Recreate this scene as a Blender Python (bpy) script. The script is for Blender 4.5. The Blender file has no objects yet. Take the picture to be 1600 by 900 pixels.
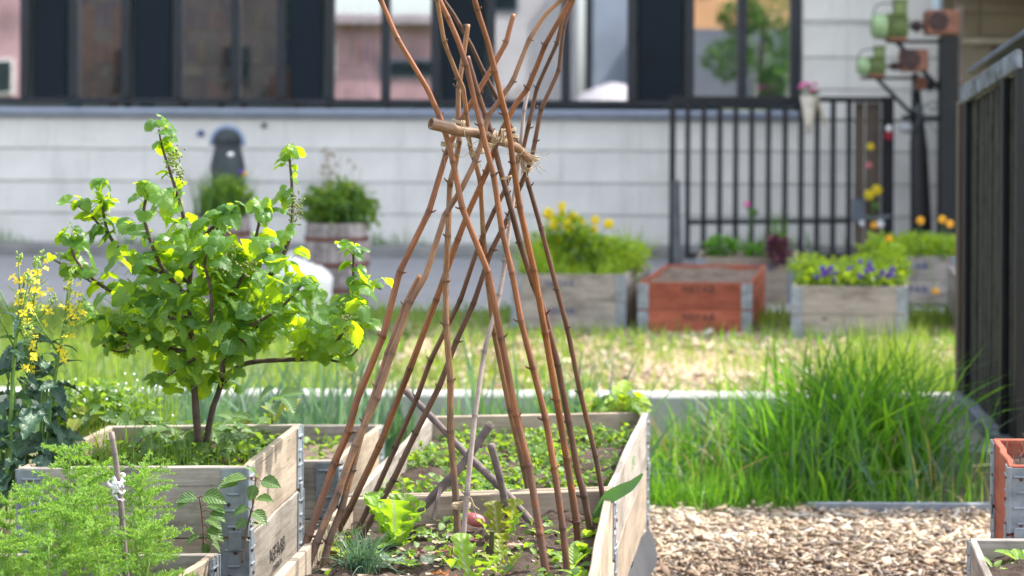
import bpy, math, random
import numpy as np
from mathutils import Vector, Matrix, noise
random.seed(7)
NP = np.random.default_rng(11)
R = random.uniform
PI = math.pi
scn = bpy.context.scene
COL = scn.collection

# ------------------------------------------------------------ camera, sky, sun, exposure
F = 3100.0            # focal length in photograph pixels (1600 px wide)
CH = 1.65             # camera height
ROLL = 0.005
cam_d = bpy.data.cameras.new('camera')
cam = bpy.data.objects.new('camera', cam_d)
COL.objects.link(cam)
cam_d.sensor_width = 36.0
cam_d.lens = 36.0 * F / 1600.0
cam_d.shift_y = -(450 - 159) / 1600.0
cam_d.clip_start = 0.05
cam_d.clip_end = 2000
cr, sr = math.cos(ROLL), math.sin(ROLL)
cam.matrix_world = Matrix(((cr, -sr, 0, 0), (0, 0, -1, 0), (sr, cr, 0, CH), (0, 0, 0, 1)))
cam_d.dof.use_dof = True
cam_d.dof.focus_distance = 5.15
cam_d.dof.aperture_fstop = 3.1
scn.camera = cam

SUN = Vector((0.52, 0.26, 0.775)).normalized()
w = bpy.data.worlds.new('World')
scn.world = w
w.use_nodes = True
nt = w.node_tree
sky = nt.nodes.new('ShaderNodeTexSky')
sky.sky_type = 'NISHITA'
sky.sun_disc = False
sky.sun_elevation = math.asin(SUN.z)
sky.sun_rotation = math.atan2(SUN.x, SUN.y)
sky.air_density = 1.0
sky.dust_density = 2.0
hsv = nt.nodes.new('ShaderNodeHueSaturation')      # thin white haze over the blue
hsv.inputs['Saturation'].default_value = 0.42
nt.links.new(sky.outputs[0], hsv.inputs['Color'])
nt.links.new(hsv.outputs[0], nt.nodes['Background'].inputs[0])
nt.nodes['Background'].inputs[1].default_value = 0.15
sun_d = bpy.data.lights.new('sun', 'SUN')
sun_d.energy = 2.35
sun_d.angle = math.radians(0.53)
sun_d.color = (1.0, 0.93, 0.82)
sun_o = bpy.data.objects.new('sun', sun_d)
COL.objects.link(sun_o)
sun_o.rotation_mode = 'QUATERNION'
sun_o.rotation_quaternion = SUN.to_track_quat('Z', 'Y')
sun_o.location = (20, 5, 30)
vs = scn.view_settings
vs.view_transform = 'Standard'
vs.look = 'None'
vs.gamma = 1.0
vs.exposure = 1.93
scn.cycles.max_bounces = 8
scn.cycles.transparent_max_bounces = 8

# ------------------------------------------------------------ pixel -> world
def PX(x, y, d):
    u, v = (x - 800.0), (y - 159.0)
    X = u * cr + v * sr
    Z = u * sr - v * cr
    return Vector((X / F * d, d, CH + Z / F * d))

def GP(x, y, Z=0.0):
    """point of the horizontal plane at height Z seen at that place of the photograph"""
    u, v = (x - 800.0), (y - 159.0)
    X = u * cr + v * sr
    q = u * sr - v * cr
    d = (Z - CH) / q * F
    return Vector((X / F * d, d, Z))

# ------------------------------------------------------------ objects
def W(o):
    m = o.matrix_basis.copy()
    if o.parent:
        return W(o.parent) @ o.matrix_parent_inverse @ m
    return m

def link(o, parent=None):
    COL.objects.link(o)
    if parent:
        o.parent = parent
        o.matrix_parent_inverse = W(parent).inverted()
    return o

def tag(o, label=None, cat=None, group=None, kind=None):
    if label: o['label'] = label
    if cat: o['category'] = cat
    if group: o['group'] = group
    if kind: o['kind'] = kind
    return o

def thing(name, label, cat, loc, group=None):
    o = bpy.data.objects.new(name, None)
    o.empty_display_size = 0.1
    o.location = loc
    COL.objects.link(o)
    return tag(o, label, cat, group)

def place(name, mesh, parent=None, M=None):
    o = bpy.data.objects.new(name, mesh)
    if M is not None:
        o.matrix_basis = M
    return link(o, parent)

def meshdata(name, V, Fc, mats, smooth=False, mi=None, uv=None, col=None):
    me = bpy.data.meshes.new(name)
    me.from_pydata([tuple(v) for v in V], [], [tuple(f) for f in Fc])
    for m in (mats if isinstance(mats, (list, tuple)) else [mats]):
        me.materials.append(m)
    if mi is not None:
        me.polygons.foreach_set('material_index', mi)
    if smooth:
        me.polygons.foreach_set('use_smooth', [True] * len(me.polygons))
    if uv is not None:
        l = me.uv_layers.new(name='UVMap')
        idx = np.zeros(len(me.loops), dtype=np.int32)
        me.loops.foreach_get('vertex_index', idx)
        l.data.foreach_set('uv', np.asarray(uv, dtype=np.float32)[idx].ravel())
    if col is not None:
        a = me.color_attributes.new('Col', 'FLOAT_COLOR', 'POINT')
        a.data.foreach_set('color', np.asarray(col, dtype=np.float32).ravel())
    me.update()
    return me

def npmesh(name, V, Fc, mat, col=None, smooth=False):
    """V (n,3), Fc (m,k) arrays -> mesh, fast"""
    V = np.ascontiguousarray(V, dtype=np.float32)
    Fc = np.ascontiguousarray(Fc, dtype=np.int32)
    m, k = Fc.shape
    me = bpy.data.meshes.new(name)
    me.vertices.add(len(V)); me.vertices.foreach_set('co', V.ravel())
    me.loops.add(m * k); me.loops.foreach_set('vertex_index', Fc.ravel())
    me.polygons.add(m)
    me.polygons.foreach_set('loop_start', np.arange(0, m * k, k, dtype=np.int32))
    me.polygons.foreach_set('loop_total', np.full(m, k, dtype=np.int32))
    if smooth:
        me.polygons.foreach_set('use_smooth', np.ones(m, dtype=bool))
    me.materials.append(mat)
    if col is not None:
        a = me.color_attributes.new('Col', 'FLOAT_COLOR', 'POINT')
        a.data.foreach_set('color', np.ascontiguousarray(col, dtype=np.float32).ravel())
    me.update(calc_edges=True)
    me.validate()
    return me

class G:
    """collects simple shapes into one mesh"""
    def __init__(s):
        s.V, s.Fc, s.mi, s.uv, s.m = [], [], [], [], 0
    def add(s, V, Fc, uv=None):
        b = len(s.V)
        s.V += [tuple(v) for v in V]
        s.Fc += [tuple(i + b for i in f) for f in Fc]
        s.mi += [s.m] * len(Fc)
        s.uv += uv if uv is not None else [(0, 0)] * len(V)
    def box(s, c, size, M=None, ch=0.0):
        x, y, z = size[0] / 2, size[1] / 2, size[2] / 2
        c = Vector(c)
        if ch <= 0:
            V = [Vector((a * x, b * y, e * z)) for e in (-1, 1) for b in (-1, 1) for a in (-1, 1)]
            Fc = [(0, 2, 3, 1), (4, 5, 7, 6), (0, 1, 5, 4), (2, 6, 7, 3), (0, 4, 6, 2), (1, 3, 7, 5)]
        else:
            V, ix = [], {}
            for a in (-1, 1):
                for b in (-1, 1):
                    for e in (-1, 1):
                        ix[a, b, e, 0] = len(V); V.append(Vector((a * x, b * (y - ch), e * (z - ch))))
                        ix[a, b, e, 1] = len(V); V.append(Vector((a * (x - ch), b * y, e * (z - ch))))
                        ix[a, b, e, 2] = len(V); V.append(Vector((a * (x - ch), b * (y - ch), e * z)))
            Fc = []
            for a in (-1, 1):
                q = [ix[a, -1, -1, 0], ix[a, 1, -1, 0], ix[a, 1, 1, 0], ix[a, -1, 1, 0]]
                Fc.append(q if a > 0 else q[::-1])
                q = [ix[-1, a, -1, 1], ix[1, a, -1, 1], ix[1, a, 1, 1], ix[-1, a, 1, 1]]
                Fc.append(q if a < 0 else q[::-1])
                q = [ix[-1, -1, a, 2], ix[1, -1, a, 2], ix[1, 1, a, 2], ix[-1, 1, a, 2]]
                Fc.append(q if a > 0 else q[::-1])
            for a in (-1, 1):
                for b in (-1, 1):
                    Fc.append([ix[a, b, -1, 0], ix[a, b, 1, 0], ix[a, b, 1, 1], ix[a, b, -1, 1]][::(1 if a * b < 0 else -1)][::-1])
                    Fc.append([ix[a, -1, b, 0], ix[a, 1, b, 0], ix[a, 1, b, 2], ix[a, -1, b, 2]][::(1 if a * b > 0 else -1)][::-1])
                    Fc.append([ix[-1, a, b, 1], ix[1, a, b, 1], ix[1, a, b, 2], ix[-1, a, b, 2]][::(1 if a * b < 0 else -1)][::-1])
                    for e in (-1, 1):
                        t = [ix[a, b, e, 0], ix[a, b, e, 1], ix[a, b, e, 2]]
                        Fc.append(t if a * b * e > 0 else t[::-1])
        if M is not None:
            V = [M @ v for v in V]
        s.add([v + c for v in V], Fc)
    def tube(s, pts, rad, n=7, cap=True):
        pts = [Vector(p) for p in pts]
        if not isinstance(rad, (list, tuple)):
            rad = [rad] * len(pts)
        V, Fc, uv = [], [], []
        t0 = (pts[1] - pts[0]).normalized()
        a = t0.orthogonal().normalized()
        L = 0.0
        for i, p in enumerate(pts):
            t = (pts[min(i + 1, len(pts) - 1)] - pts[max(i - 1, 0)])
            if t.length < 1e-9: t = t0.copy()
            t.normalize()
            a = (a - t * a.dot(t))
            a = a.normalized() if a.length > 1e-6 else t.orthogonal().normalized()
            b = t.cross(a)
            if i: L += (p - pts[i - 1]).length
            for k in range(n):
                th = 2 * PI * k / n
                V.append(p + (a * math.cos(th) + b * math.sin(th)) * rad[i])
                uv.append((k / n, L))
        for i in range(len(pts) - 1):
            for k in range(n):
                k2 = (k + 1) % n
                Fc.append((i * n + k, i * n + k2, (i + 1) * n + k2, (i + 1) * n + k))
        if cap:
            Fc.append(tuple(range(n))[::-1])
            Fc.append(tuple((len(pts) - 1) * n + k for k in range(n)))
        s.add(V, Fc, uv)
    def lathe(s, c, prof, n=20, axis='Z', closed=True):
        c = Vector(c)
        V, Fc = [], []
        for (r, h) in prof:
            for k in range(n):
                th = 2 * PI * k / n
                p = Vector((r * math.cos(th), r * math.sin(th), h))
                if axis == 'X': p = Vector((p.z, p.x, p.y))
                if axis == 'Y': p = Vector((p.y, p.z, p.x))
                V.append(c + p)
        for i in range(len(prof) - 1):
            for k in range(n):
                k2 = (k + 1) % n
                Fc.append((i * n + k, i * n + k2, (i + 1) * n + k2, (i + 1) * n + k))
        if closed:
            Fc.append(tuple(range(n))[::-1])
            Fc.append(tuple((len(prof) - 1) * n + k for k in range(n)))
        s.add(V, Fc)
    def ball(s, c, r, n=8, m=5, sq=(1, 1, 1)):
        c = Vector(c)
        V = [c + Vector((0, 0, -r * sq[2]))]
        for i in range(1, m):
            ph = -PI / 2 + PI * i / m
            for k in range(n):
                th = 2 * PI * k / n
                V.append(c + Vector((r * sq[0] * math.cos(ph) * math.cos(th), r * sq[1] * math.cos(ph) * math.sin(th), r * sq[2] * math.sin(ph))))
        V.append(c + Vector((0, 0, r * sq[2])))
        Fc = []
        for k in range(n):
            Fc.append((0, 1 + (k + 1) % n, 1 + k))
        for i in range(m - 2):
            for k in range(n):
                k2 = (k + 1) % n
                Fc.append((1 + i * n + k, 1 + i * n + k2, 1 + (i + 1) * n + k2, 1 + (i + 1) * n + k))
        T = len(V) - 1
        for k in range(n):
            Fc.append((T, 1 + (m - 2) * n + k, 1 + (m - 2) * n + (k + 1) % n))
        s.add(V, Fc)
    def mesh(s, name, mats, smooth=False):
        return meshdata(name, s.V, s.Fc, mats, smooth, s.mi, s.uv)
    def build(s, name, mats, parent=None, smooth=False):
        return place(name, s.mesh(name, mats, smooth), parent)

# ------------------------------------------------------------ materials
MATS = {}
def newmat(name):
    m = bpy.data.materials.new(name)
    m.use_nodes = True
    return m, m.node_tree, m.node_tree.nodes['Principled BSDF']

def nod(nt, t, **kw):
    n = nt.nodes.new(t)
    for k, v in kw.items():
        if k.startswith('i_'):
            n.inputs[k[2:].replace('_', ' ')].default_value = v
        else:
            setattr(n, k, v)
    return n

def ramp(nt, fac, stops):
    r = nt.nodes.new('ShaderNodeValToRGB')
    e = r.color_ramp.elements
    while len(e) < len(stops): e.new(0.5)
    for i, (p, c) in enumerate(stops):
        e[i].position = p
        e[i].color = (c[0], c[1], c[2], 1)
    nt.links.new(fac, r.inputs[0])
    return r.outputs[0]

def mixc(nt, fac, a, b, mode='MIX'):
    n = nt.nodes.new('ShaderNodeMix')
    n.data_type = 'RGBA'; n.blend_type = mode
    for s, v in ((0, fac), (6, a), (7, b)):
        if hasattr(v, 'is_linked') or hasattr(v, 'links'):
            nt.links.new(v, n.inputs[s])
        else:
            n.inputs[s].default_value = v if s == 0 else (v[0], v[1], v[2], 1)
    return n.outputs[2]

def coords(nt, kind='Object', scale=(1, 1, 1)):
    tc = nt.nodes.new('ShaderNodeTexCoord')
    mp = nt.nodes.new('ShaderNodeMapping')
    mp.inputs['Scale'].default_value = scale
    nt.links.new(tc.outputs[kind], mp.inputs[0])
    return mp.outputs[0]

def ntex(nt, vec, scale, detail=4, rough=0.6, dist=0.0):
    n = nod(nt, 'ShaderNodeTexNoise', i_Scale=scale, i_Detail=detail, i_Roughness=rough, i_Distortion=dist)
    nt.links.new(vec, n.inputs['Vector'])
    return n.outputs['Fac']

def bump(nt, p, h, strength=0.3, dist=0.01):
    b = nod(nt, 'ShaderNodeBump', i_Strength=strength, i_Distance=dist)
    nt.links.new(h, b.inputs['Height'])
    nt.links.new(b.outputs[0], p.inputs['Normal'])

def plain(name, c, rough=0.6, metal=0.0, var=0.25, scale=8.0, bmp=0.1, spec=0.4):
    m, nt, p = newmat(name)
    v = coords(nt)
    f = ntex(nt, v, scale, 5)
    lo = [x * (1 - var) for x in c]; hi = [min(1, x * (1 + var)) for x in c]
    nt.links.new(ramp(nt, f, [(0.3, lo), (0.7, hi)]), p.inputs['Base Color'])
    p.inputs['Roughness'].default_value = rough
    p.inputs['Metallic'].default_value = metal
    p.inputs['Specular IOR Level'].default_value = spec
    if bmp: bump(nt, p, ntex(nt, v, scale * 6, 4), bmp, 0.004)
    return m

def wood(name, dark, light, rough=0.75, sc=1.0, paint=False):
    m, nt, p = newmat(name)
    tc = nt.nodes.new('ShaderNodeTexCoord')
    oi = nt.nodes.new('ShaderNodeObjectInfo')
    add = nod(nt, 'ShaderNodeVectorMath', operation='ADD')
    mul = nod(nt, 'ShaderNodeVectorMath', operation='SCALE')
    cmb = nt.nodes.new('ShaderNodeCombineXYZ')
    for i in range(3): nt.links.new(oi.outputs['Random'], cmb.inputs[i])
    nt.links.new(cmb.outputs[0], mul.inputs[0]); mul.inputs['Scale'].default_value = 31.0
    nt.links.new(tc.outputs['Object'], add.inputs[0]); nt.links.new(mul.outputs[0], add.inputs[1])
    mp = nt.nodes.new('ShaderNodeMapping'); mp.inputs['Scale'].default_value = (1.6 * sc, 14 * sc, 26 * sc)
    nt.links.new(add.outputs[0], mp.inputs[0])
    g = ntex(nt, mp.outputs[0], 3.0, 6, 0.65, 0.6)
    mp2 = nt.nodes.new('ShaderNodeMapping'); mp2.inputs['Scale'].default_value = (3 * sc, 5 * sc, 6 * sc)
    nt.links.new(add.outputs[0], mp2.inputs[0])
    st = ntex(nt, mp2.outputs[0], 1.4, 4, 0.6)
    mid = [(a + b) / 2 for a, b in zip(dark, light)]
    c = ramp(nt, g, [(0.30, [x * .7 for x in dark]), (0.42, dark), (0.52, mid), (0.66, light)])
    c = mixc(nt, 0.55, c, ramp(nt, st, [(0.3, [x * 0.6 for x in dark]), (0.55, light), (0.8, [min(1, x * 1.1) for x in light])]))
    vr = nod(nt, 'ShaderNodeTexVoronoi', feature='F1')
    vr.inputs['Scale'].default_value = 3.2
    mp3 = nt.nodes.new('ShaderNodeMapping'); mp3.inputs['Scale'].default_value = (1.0, 1.5, 1.9)
    nt.links.new(add.outputs[0], mp3.inputs[0]); nt.links.new(mp3.outputs[0], vr.inputs['Vector'])
    kn = ramp(nt, vr.outputs['Distance'], [(0.0, (1, 1, 1)), (0.05, (1, 1, 1)), (0.085, (0, 0, 0))])
    c = mixc(nt, kn, c, [x * 0.45 for x in dark])
    mp4 = nt.nodes.new('ShaderNodeMapping'); mp4.inputs['Scale'].default_value = (2.2, 2.0, 3.2)
    nt.links.new(add.outputs[0], mp4.inputs[0])
    bl = ntex(nt, mp4.outputs[0], 2.2, 6, 0.7, 0.8)
    c = mixc(nt, ramp(nt, bl, [(0.52, (0, 0, 0)), (0.72, (0.55, 0.55, 0.55))]), c, [dark[0] * 0.62, dark[1] * 0.66, dark[2] * 0.58])
    mp5 = nt.nodes.new('ShaderNodeMapping'); mp5.inputs['Scale'].default_value = (0.7, 20, 60)
    nt.links.new(add.outputs[0], mp5.inputs[0])
    ck = ntex(nt, mp5.outputs[0], 1.6, 2, 0.5, 0.4)
    c = mixc(nt, ramp(nt, ck, [(0.27, (0.8, 0.8, 0.8)), (0.33, (0, 0, 0))]), c, [x * 0.35 for x in dark])
    hs = nt.nodes.new('ShaderNodeHueSaturation')
    mr = nod(nt, 'ShaderNodeMapRange'); mr.inputs[3].default_value = 0.85; mr.inputs[4].default_value = 1.15
    nt.links.new(oi.outputs['Random'], mr.inputs[0]); nt.links.new(mr.outputs[0], hs.inputs['Value'])
    nt.links.new(c, hs.inputs['Color'])
    nt.links.new(hs.outputs[0], p.inputs['Base Color'])
    p.inputs['Roughness'].default_value = rough
    p.inputs['Specular IOR Level'].default_value = 0.25
    bump(nt, p, g, 0.5, 0.004)
    return m

def leafmat(name, c, tr, mix=0.45, rough=0.45, var=0.35, sat=0.06, nscale=14.0):
    m, nt, p = newmat(name)
    oi = nt.nodes.new('ShaderNodeObjectInfo')
    v = coords(nt)
    f = ntex(nt, v, nscale, 2)
    geo = nt.nodes.new('ShaderNodeNewGeometry')
    ad = nod(nt, 'ShaderNodeMath', operation='ADD')
    nt.links.new(oi.outputs['Random'], ad.inputs[0]); nt.links.new(geo.outputs['Random Per Island'], ad.inputs[1])
    ad2 = nod(nt, 'ShaderNodeMath', operation='ADD')
    nt.links.new(ad.outputs[0], ad2.inputs[0]); nt.links.new(f, ad2.inputs[1])
    fr = nod(nt, 'ShaderNodeMath', operation='FRACT'); nt.links.new(ad2.outputs[0], fr.inputs[0])
    def vary(col):
        a = [col[0] * (1 - var), col[1] * (1 - var * 0.8), col[2] * (1 - var * 0.2)]
        b = [col[0] * (1 + var * 1.3), col[1] * (1 + var * 0.8), col[2] * (1 + var * 0.3)]
        return ramp(nt, fr.outputs[0], [(0.0, a), (0.5, col), (1.0, b)])
    nt.links.new(vary(c), p.inputs['Base Color'])
    p.inputs['Roughness'].default_value = rough
    p.inputs['Specular IOR Level'].default_value = 0.45
    t = nt.nodes.new('ShaderNodeBsdfTranslucent')
    nt.links.new(vary(tr), t.inputs[0])
    mx = nt.nodes.new('ShaderNodeMixShader'); mx.inputs[0].default_value = mix
    nt.links.new(p.outputs[0], mx.inputs[1]); nt.links.new(t.outputs[0], mx.inputs[2])
    nt.links.new(mx.outputs[0], nt.nodes['Material Output'].inputs[0])
    bump(nt, p, ntex(nt, v, 9.0, 3), 0.25, 0.02)
    return m

def colmat(name, rough=0.85, tint=(1, 1, 1)):
    m, nt, p = newmat(name)
    a = nod(nt, 'ShaderNodeVertexColor', layer_name='Col')
    v = coords(nt, 'Object', (1, 1, 1))
    f = ntex(nt, v, 90, 3)
    c = mixc(nt, 0.5, a.outputs[0], ramp(nt, f, [(0.3, (0.55, 0.55, 0.55)), (0.7, (1, 1, 1))]), 'MULTIPLY')
    nt.links.new(c, p.inputs['Base Color'])
    p.inputs['Roughness'].default_value = rough
    p.inputs['Specular IOR Level'].default_value = 0.2
    return m

def canemat(name, dark, mid, light, grey):
    m, nt, p = newmat(name)
    tc = nt.nodes.new('ShaderNodeTexCoord')
    oi = nt.nodes.new('ShaderNodeObjectInfo')
    v = coords(nt, 'Object', (1, 1, 1))
    # long streaks: noise on (angle, length) of the cane
    sep = nt.nodes.new('ShaderNodeSeparateXYZ'); nt.links.new(tc.outputs['UV'], sep.inputs[0])
    cmb = nt.nodes.new('ShaderNodeCombineXYZ')
    sn = nod(nt, 'ShaderNodeMath', operation='MULTIPLY'); sn.inputs[1].default_value = 2 * PI
    nt.links.new(sep.outputs[0], sn.inputs[0])
    s1 = nod(nt, 'ShaderNodeMath', operation='SINE'); c1 = nod(nt, 'ShaderNodeMath', operation='COSINE')
    nt.links.new(sn.outputs[0], s1.inputs[0]); nt.links.new(sn.outputs[0], c1.inputs[0])
    nt.links.new(s1.outputs[0], cmb.inputs[0]); nt.links.new(c1.outputs[0], cmb.inputs[1]); nt.links.new(sep.outputs[1], cmb.inputs[2])
    mp = nt.nodes.new('ShaderNodeMapping'); mp.inputs['Scale'].default_value = (4.5, 4.5, 9.0)
    nt.links.new(cmb.outputs[0], mp.inputs[0])
    g = nod(nt, 'ShaderNodeTexNoise', i_Scale=1.6, i_Detail=6, i_Roughness=0.7, noise_dimensions='4D')
    nt.links.new(mp.outputs[0], g.inputs['Vector'])
    ml = nod(nt, 'ShaderNodeMath', operation='MULTIPLY'); ml.inputs[1].default_value = 40
    nt.links.new(oi.outputs['Random'], ml.inputs[0]); nt.links.new(ml.outputs[0], g.inputs['W'])
    c = ramp(nt, g.outputs['Fac'], [(0.32, dark), (0.47, mid), (0.62, light), (0.70, [min(1, x * 1.5) for x in light])])
    lw = nod(nt, 'ShaderNodeTexNoise', i_Scale=5.0, i_Detail=2, noise_dimensions='4D')
    nt.links.new(v, lw.inputs['Vector']); nt.links.new(ml.outputs[0], lw.inputs['W'])
    c = mixc(nt, 0.85, c, ramp(nt, lw.outputs['Fac'], [(0.32, (0.42, 0.36, 0.34)), (0.5, (1, 1, 1)), (0.66, (1.0, 0.92, 0.8))]), 'MULTIPLY')
    # weathered grey skin, more towards the foot
    z = nt.nodes.new('ShaderNodeSeparateXYZ'); nt.links.new(tc.outputs['Object'], z.inputs[0])
    mr = nod(nt, 'ShaderNodeMapRange'); mr.inputs[1].default_value = 1.05; mr.inputs[2].default_value = 0.5
    nt.links.new(z.outputs[2], mr.inputs[0])
    gn = ntex(nt, v, 26, 5, 0.7)
    mm = nod(nt, 'ShaderNodeMath', operation='MULTIPLY_ADD'); mm.inputs[1].default_value = 0.4
    nt.links.new(mr.outputs[0], mm.inputs[0]); nt.links.new(gn, mm.inputs[2])
    c = mixc(nt, ramp(nt, mm.outputs[0], [(0.64, (0, 0, 0)), (0.84, (0.85, 0.85, 0.85))]), c, grey)
    spk = ntex(nt, v, 210, 3, 0.6)
    c = mixc(nt, ramp(nt, spk, [(0.3, (0.55, 0.55, 0.55)), (0.42, (0, 0, 0))]), c, [x * 0.35 for x in dark])
    a = nod(nt, 'ShaderNodeVertexColor', layer_name='Col')
    c = mixc(nt, 1.0, c, a.outputs[0], 'MULTIPLY')
    nt.links.new(c, p.inputs['Base Color'])
    p.inputs['Roughness'].default_value = 0.42
    p.inputs['Specular IOR Level'].default_value = 0.4
    bump(nt, p, g.outputs['Fac'], 0.3, 0.003)
    return m

WOOD = wood('weathered_pale_wood', (0.25, 0.20, 0.155), (0.40, 0.33, 0.255))
WOOD2 = wood('grey_wood', (0.18, 0.158, 0.138), (0.395, 0.355, 0.315))
REDW = wood('red_stained_wood', (0.25, 0.062, 0.036), (0.38, 0.115, 0.068), paint=True)
BLACKW = wood('black_stained_wood', (0.014, 0.014, 0.013), (0.05, 0.048, 0.042))
GALV = plain('galvanised_steel', (0.25, 0.285, 0.325), 0.45, 0.35, 0.3, 18, 0.08)
RIVET = plain('rusty_rivet', (0.10, 0.05, 0.035), 0.6, 0.4, 0.2, 40)
INK = plain('black_ink', (0.035, 0.033, 0.035), 0.8, 0, 0.3, 60)
BLUEINK = plain('blue_ink', (0.03, 0.06, 0.2), 0.8, 0, 0.3, 60)
BLACKM = plain('black_painted_steel', (0.006, 0.007, 0.010), 0.5, 0.0, 0.3, 6)
FRAME = plain('dark_window_frame', (0.016, 0.02, 0.03), 0.35, 0.1, 0.2, 3, 0.02)
SPAN = plain('dark_spandrel_panel', (0.006, 0.012, 0.020), 0.45, 0.0, 0.2, 1, 0.0, 0.15)
STONE = plain('pale_stone_panel', (0.68, 0.665, 0.63), 0.8, 0, 0.14, 1.1, 0.15)
def streaky(m):
    nt = m.node_tree; p = nt.nodes['Principled BSDF']
    src = p.inputs['Base Color'].links[0].from_socket
    oi = nt.nodes.new('ShaderNodeNewGeometry')
    mp = nt.nodes.new('ShaderNodeMapping'); mp.inputs['Scale'].default_value = (5.0, 1.0, 0.5)
    nt.links.new(oi.outputs['Position'], mp.inputs[0])
    f = ntex(nt, mp.outputs[0], 1.3, 5, 0.7)
    c = mixc(nt, ramp(nt, f, [(0.5, (0, 0, 0)), (0.75, (0.4, 0.4, 0.4))]), src, (0.40, 0.40, 0.38))
    mp2 = nt.nodes.new('ShaderNodeMapping'); mp2.inputs['Scale'].default_value = (0.9, 1.0, 1.4)
    nt.links.new(oi.outputs['Position'], mp2.inputs[0])
    f2 = ntex(nt, mp2.outputs[0], 1.1, 6, 0.75, 0.7)
    c = mixc(nt, ramp(nt, f2, [(0.58, (0, 0, 0)), (0.72, (0.45, 0.45, 0.45))]), c, (0.46, 0.43, 0.36))
    nt.links.new(c, p.inputs['Base Color'])
streaky(STONE)
JOINT = plain('grey_joint', (0.50, 0.495, 0.48), 0.9, 0, 0.15, 6)
SILL = plain('zinc_sill', (0.30, 0.34, 0.44), 0.4, 0.2, 0.12, 4)
CONC = plain('concrete', (0.37, 0.37, 0.36), 0.85, 0, 0.18, 6, 0.25)
RUST = plain('rusty_brown_metal', (0.25, 0.11, 0.075), 0.75, 0.2, 0.35, 14, 0.3)
DKRUST = plain('dark_rust', (0.06, 0.035, 0.035), 0.75, 0.2, 0.35, 14, 0.3)
MOTOR = plain('green_enamel', (0.15, 0.20, 0.075), 0.45, 0.1, 0.25, 14, 0.1)
MOTORL = plain('pale_green_enamel', (0.27, 0.38, 0.20), 0.45, 0.1, 0.2, 14, 0.1)
BEIGE = plain('beige_board', (0.17, 0.135, 0.085), 0.8, 0, 0.18, 4, 0.2)
BEIGEL = plain('pale_beige_board', (0.33, 0.28, 0.20), 0.8, 0, 0.18, 6, 0.2)
BROWNP = plain('brown_board', (0.10, 0.075, 0.06), 0.8, 0, 0.2, 5)
CAPM = plain('worn_grey_paint', (0.13, 0.145, 0.175), 0.6, 0, 0.8, 11, 0.3)
DKGREY = plain('dark_grey_cast', (0.045, 0.055, 0.06), 0.6, 0, 0.3, 6)
RIMB = plain('blue_grey_rim', (0.25, 0.32, 0.46), 0.5, 0.1, 0.15, 6)
WHITE = plain('white_plastic', (0.80, 0.80, 0.80), 0.5, 0, 0.06, 6, 0.2)
LINER = plain('dark_liner', (0.045, 0.047, 0.055), 0.7, 0, 0.3, 8, 0.4)
TWINE = plain('twine', (0.42, 0.33, 0.22), 0.9, 0, 0.35, 120, 0.5)
TAPE = plain('white_tape', (0.75, 0.74, 0.76), 0.6, 0, 0.15, 40, 0.4)
BARK = plain('brown_bark', (0.085, 0.055, 0.045), 0.8, 0, 0.4, 40, 0.5)
BARKG = plain('grey_purple_bark', (0.15, 0.115, 0.11), 0.75, 0, 0.45, 30, 0.5)
BARREL = wood('barrel_wood', (0.20, 0.165, 0.16), (0.42, 0.37, 0.36))
HOOP = plain('rusty_hoop', (0.16, 0.07, 0.055), 0.75, 0.3, 0.3, 12)
PINKP = plain('pink_petal', (0.70, 0.14, 0.36), 0.6, 0, 0.3, 20)
YELP = leafmat('yellow_petal', (0.86, 0.70, 0.03), (0.90, 0.76, 0.03), 0.4, 0.6, 0.10)
VIOP = leafmat('violet_petal', (0.10, 0.035, 0.34), (0.16, 0.05, 0.5), 0.3, 0.6, 0.3)
ORGP = plain('orange_petal', (0.85, 0.40, 0.02), 0.6, 0, 0.2, 20)
RADISH = plain('pinkish_root', (0.55, 0.16, 0.17), 0.5, 0, 0.3, 30)

L_CUR = leafmat('currant_leaf', (0.075, 0.19, 0.05), (0.52, 0.74, 0.012), 0.55, 0.36, 0.3)
L_LET = leafmat('lettuce_leaf', (0.16, 0.32, 0.03), (0.42, 0.66, 0.015), 0.5, 0.45, 0.2)
L_RED = leafmat('red_lettuce_leaf', (0.30, 0.16, 0.16), (0.45, 0.16, 0.12), 0.35, 0.5, 0.3)
L_YEL = leafmat('yellowing_leaf', (0.23, 0.28, 0.03), (0.5, 0.54, 0.02), 0.5, 0.5, 0.3)
L_ORG = leafmat('rusty_leaf', (0.34, 0.13, 0.03), (0.6, 0.2, 0.03), 0.4, 0.5, 0.3)
L_SIL = leafmat('silvery_leaf', (0.28, 0.38, 0.27), (0.3, 0.45, 0.15), 0.3, 0.55, 0.2)
L_KALE = leafmat('kale_leaf', (0.045, 0.105, 0.065), (0.09, 0.2, 0.04), 0.25, 0.38, 0.35)
L_DILL = leafmat('feathery_leaf', (0.23, 0.42, 0.09), (0.38, 0.60, 0.05), 0.42, 0.6, 0.3)
L_GRASS = leafmat('grass_blade', (0.085, 0.23, 0.025), (0.22, 0.50, 0.02), 0.45, 0.45, 0.55, nscale=3)
L_STRAW = leafmat('straw_blade', (0.38, 0.31, 0.15), (0.4, 0.33, 0.12), 0.3, 0.6, 0.3, nscale=5)
L_LAWN = leafmat('lawn_blade', (0.15, 0.26, 0.05), (0.34, 0.49, 0.035), 0.45, 0.6, 0.4, nscale=2)
L_BLUE = leafmat('leek_leaf', (0.10, 0.19, 0.12), (0.18, 0.34, 0.13), 0.35, 0.5, 0.3, nscale=5)
L_GC = leafmat('ground_cover_leaf', (0.11, 0.22, 0.045), (0.32, 0.5, 0.03), 0.45, 0.5, 0.35)
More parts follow.
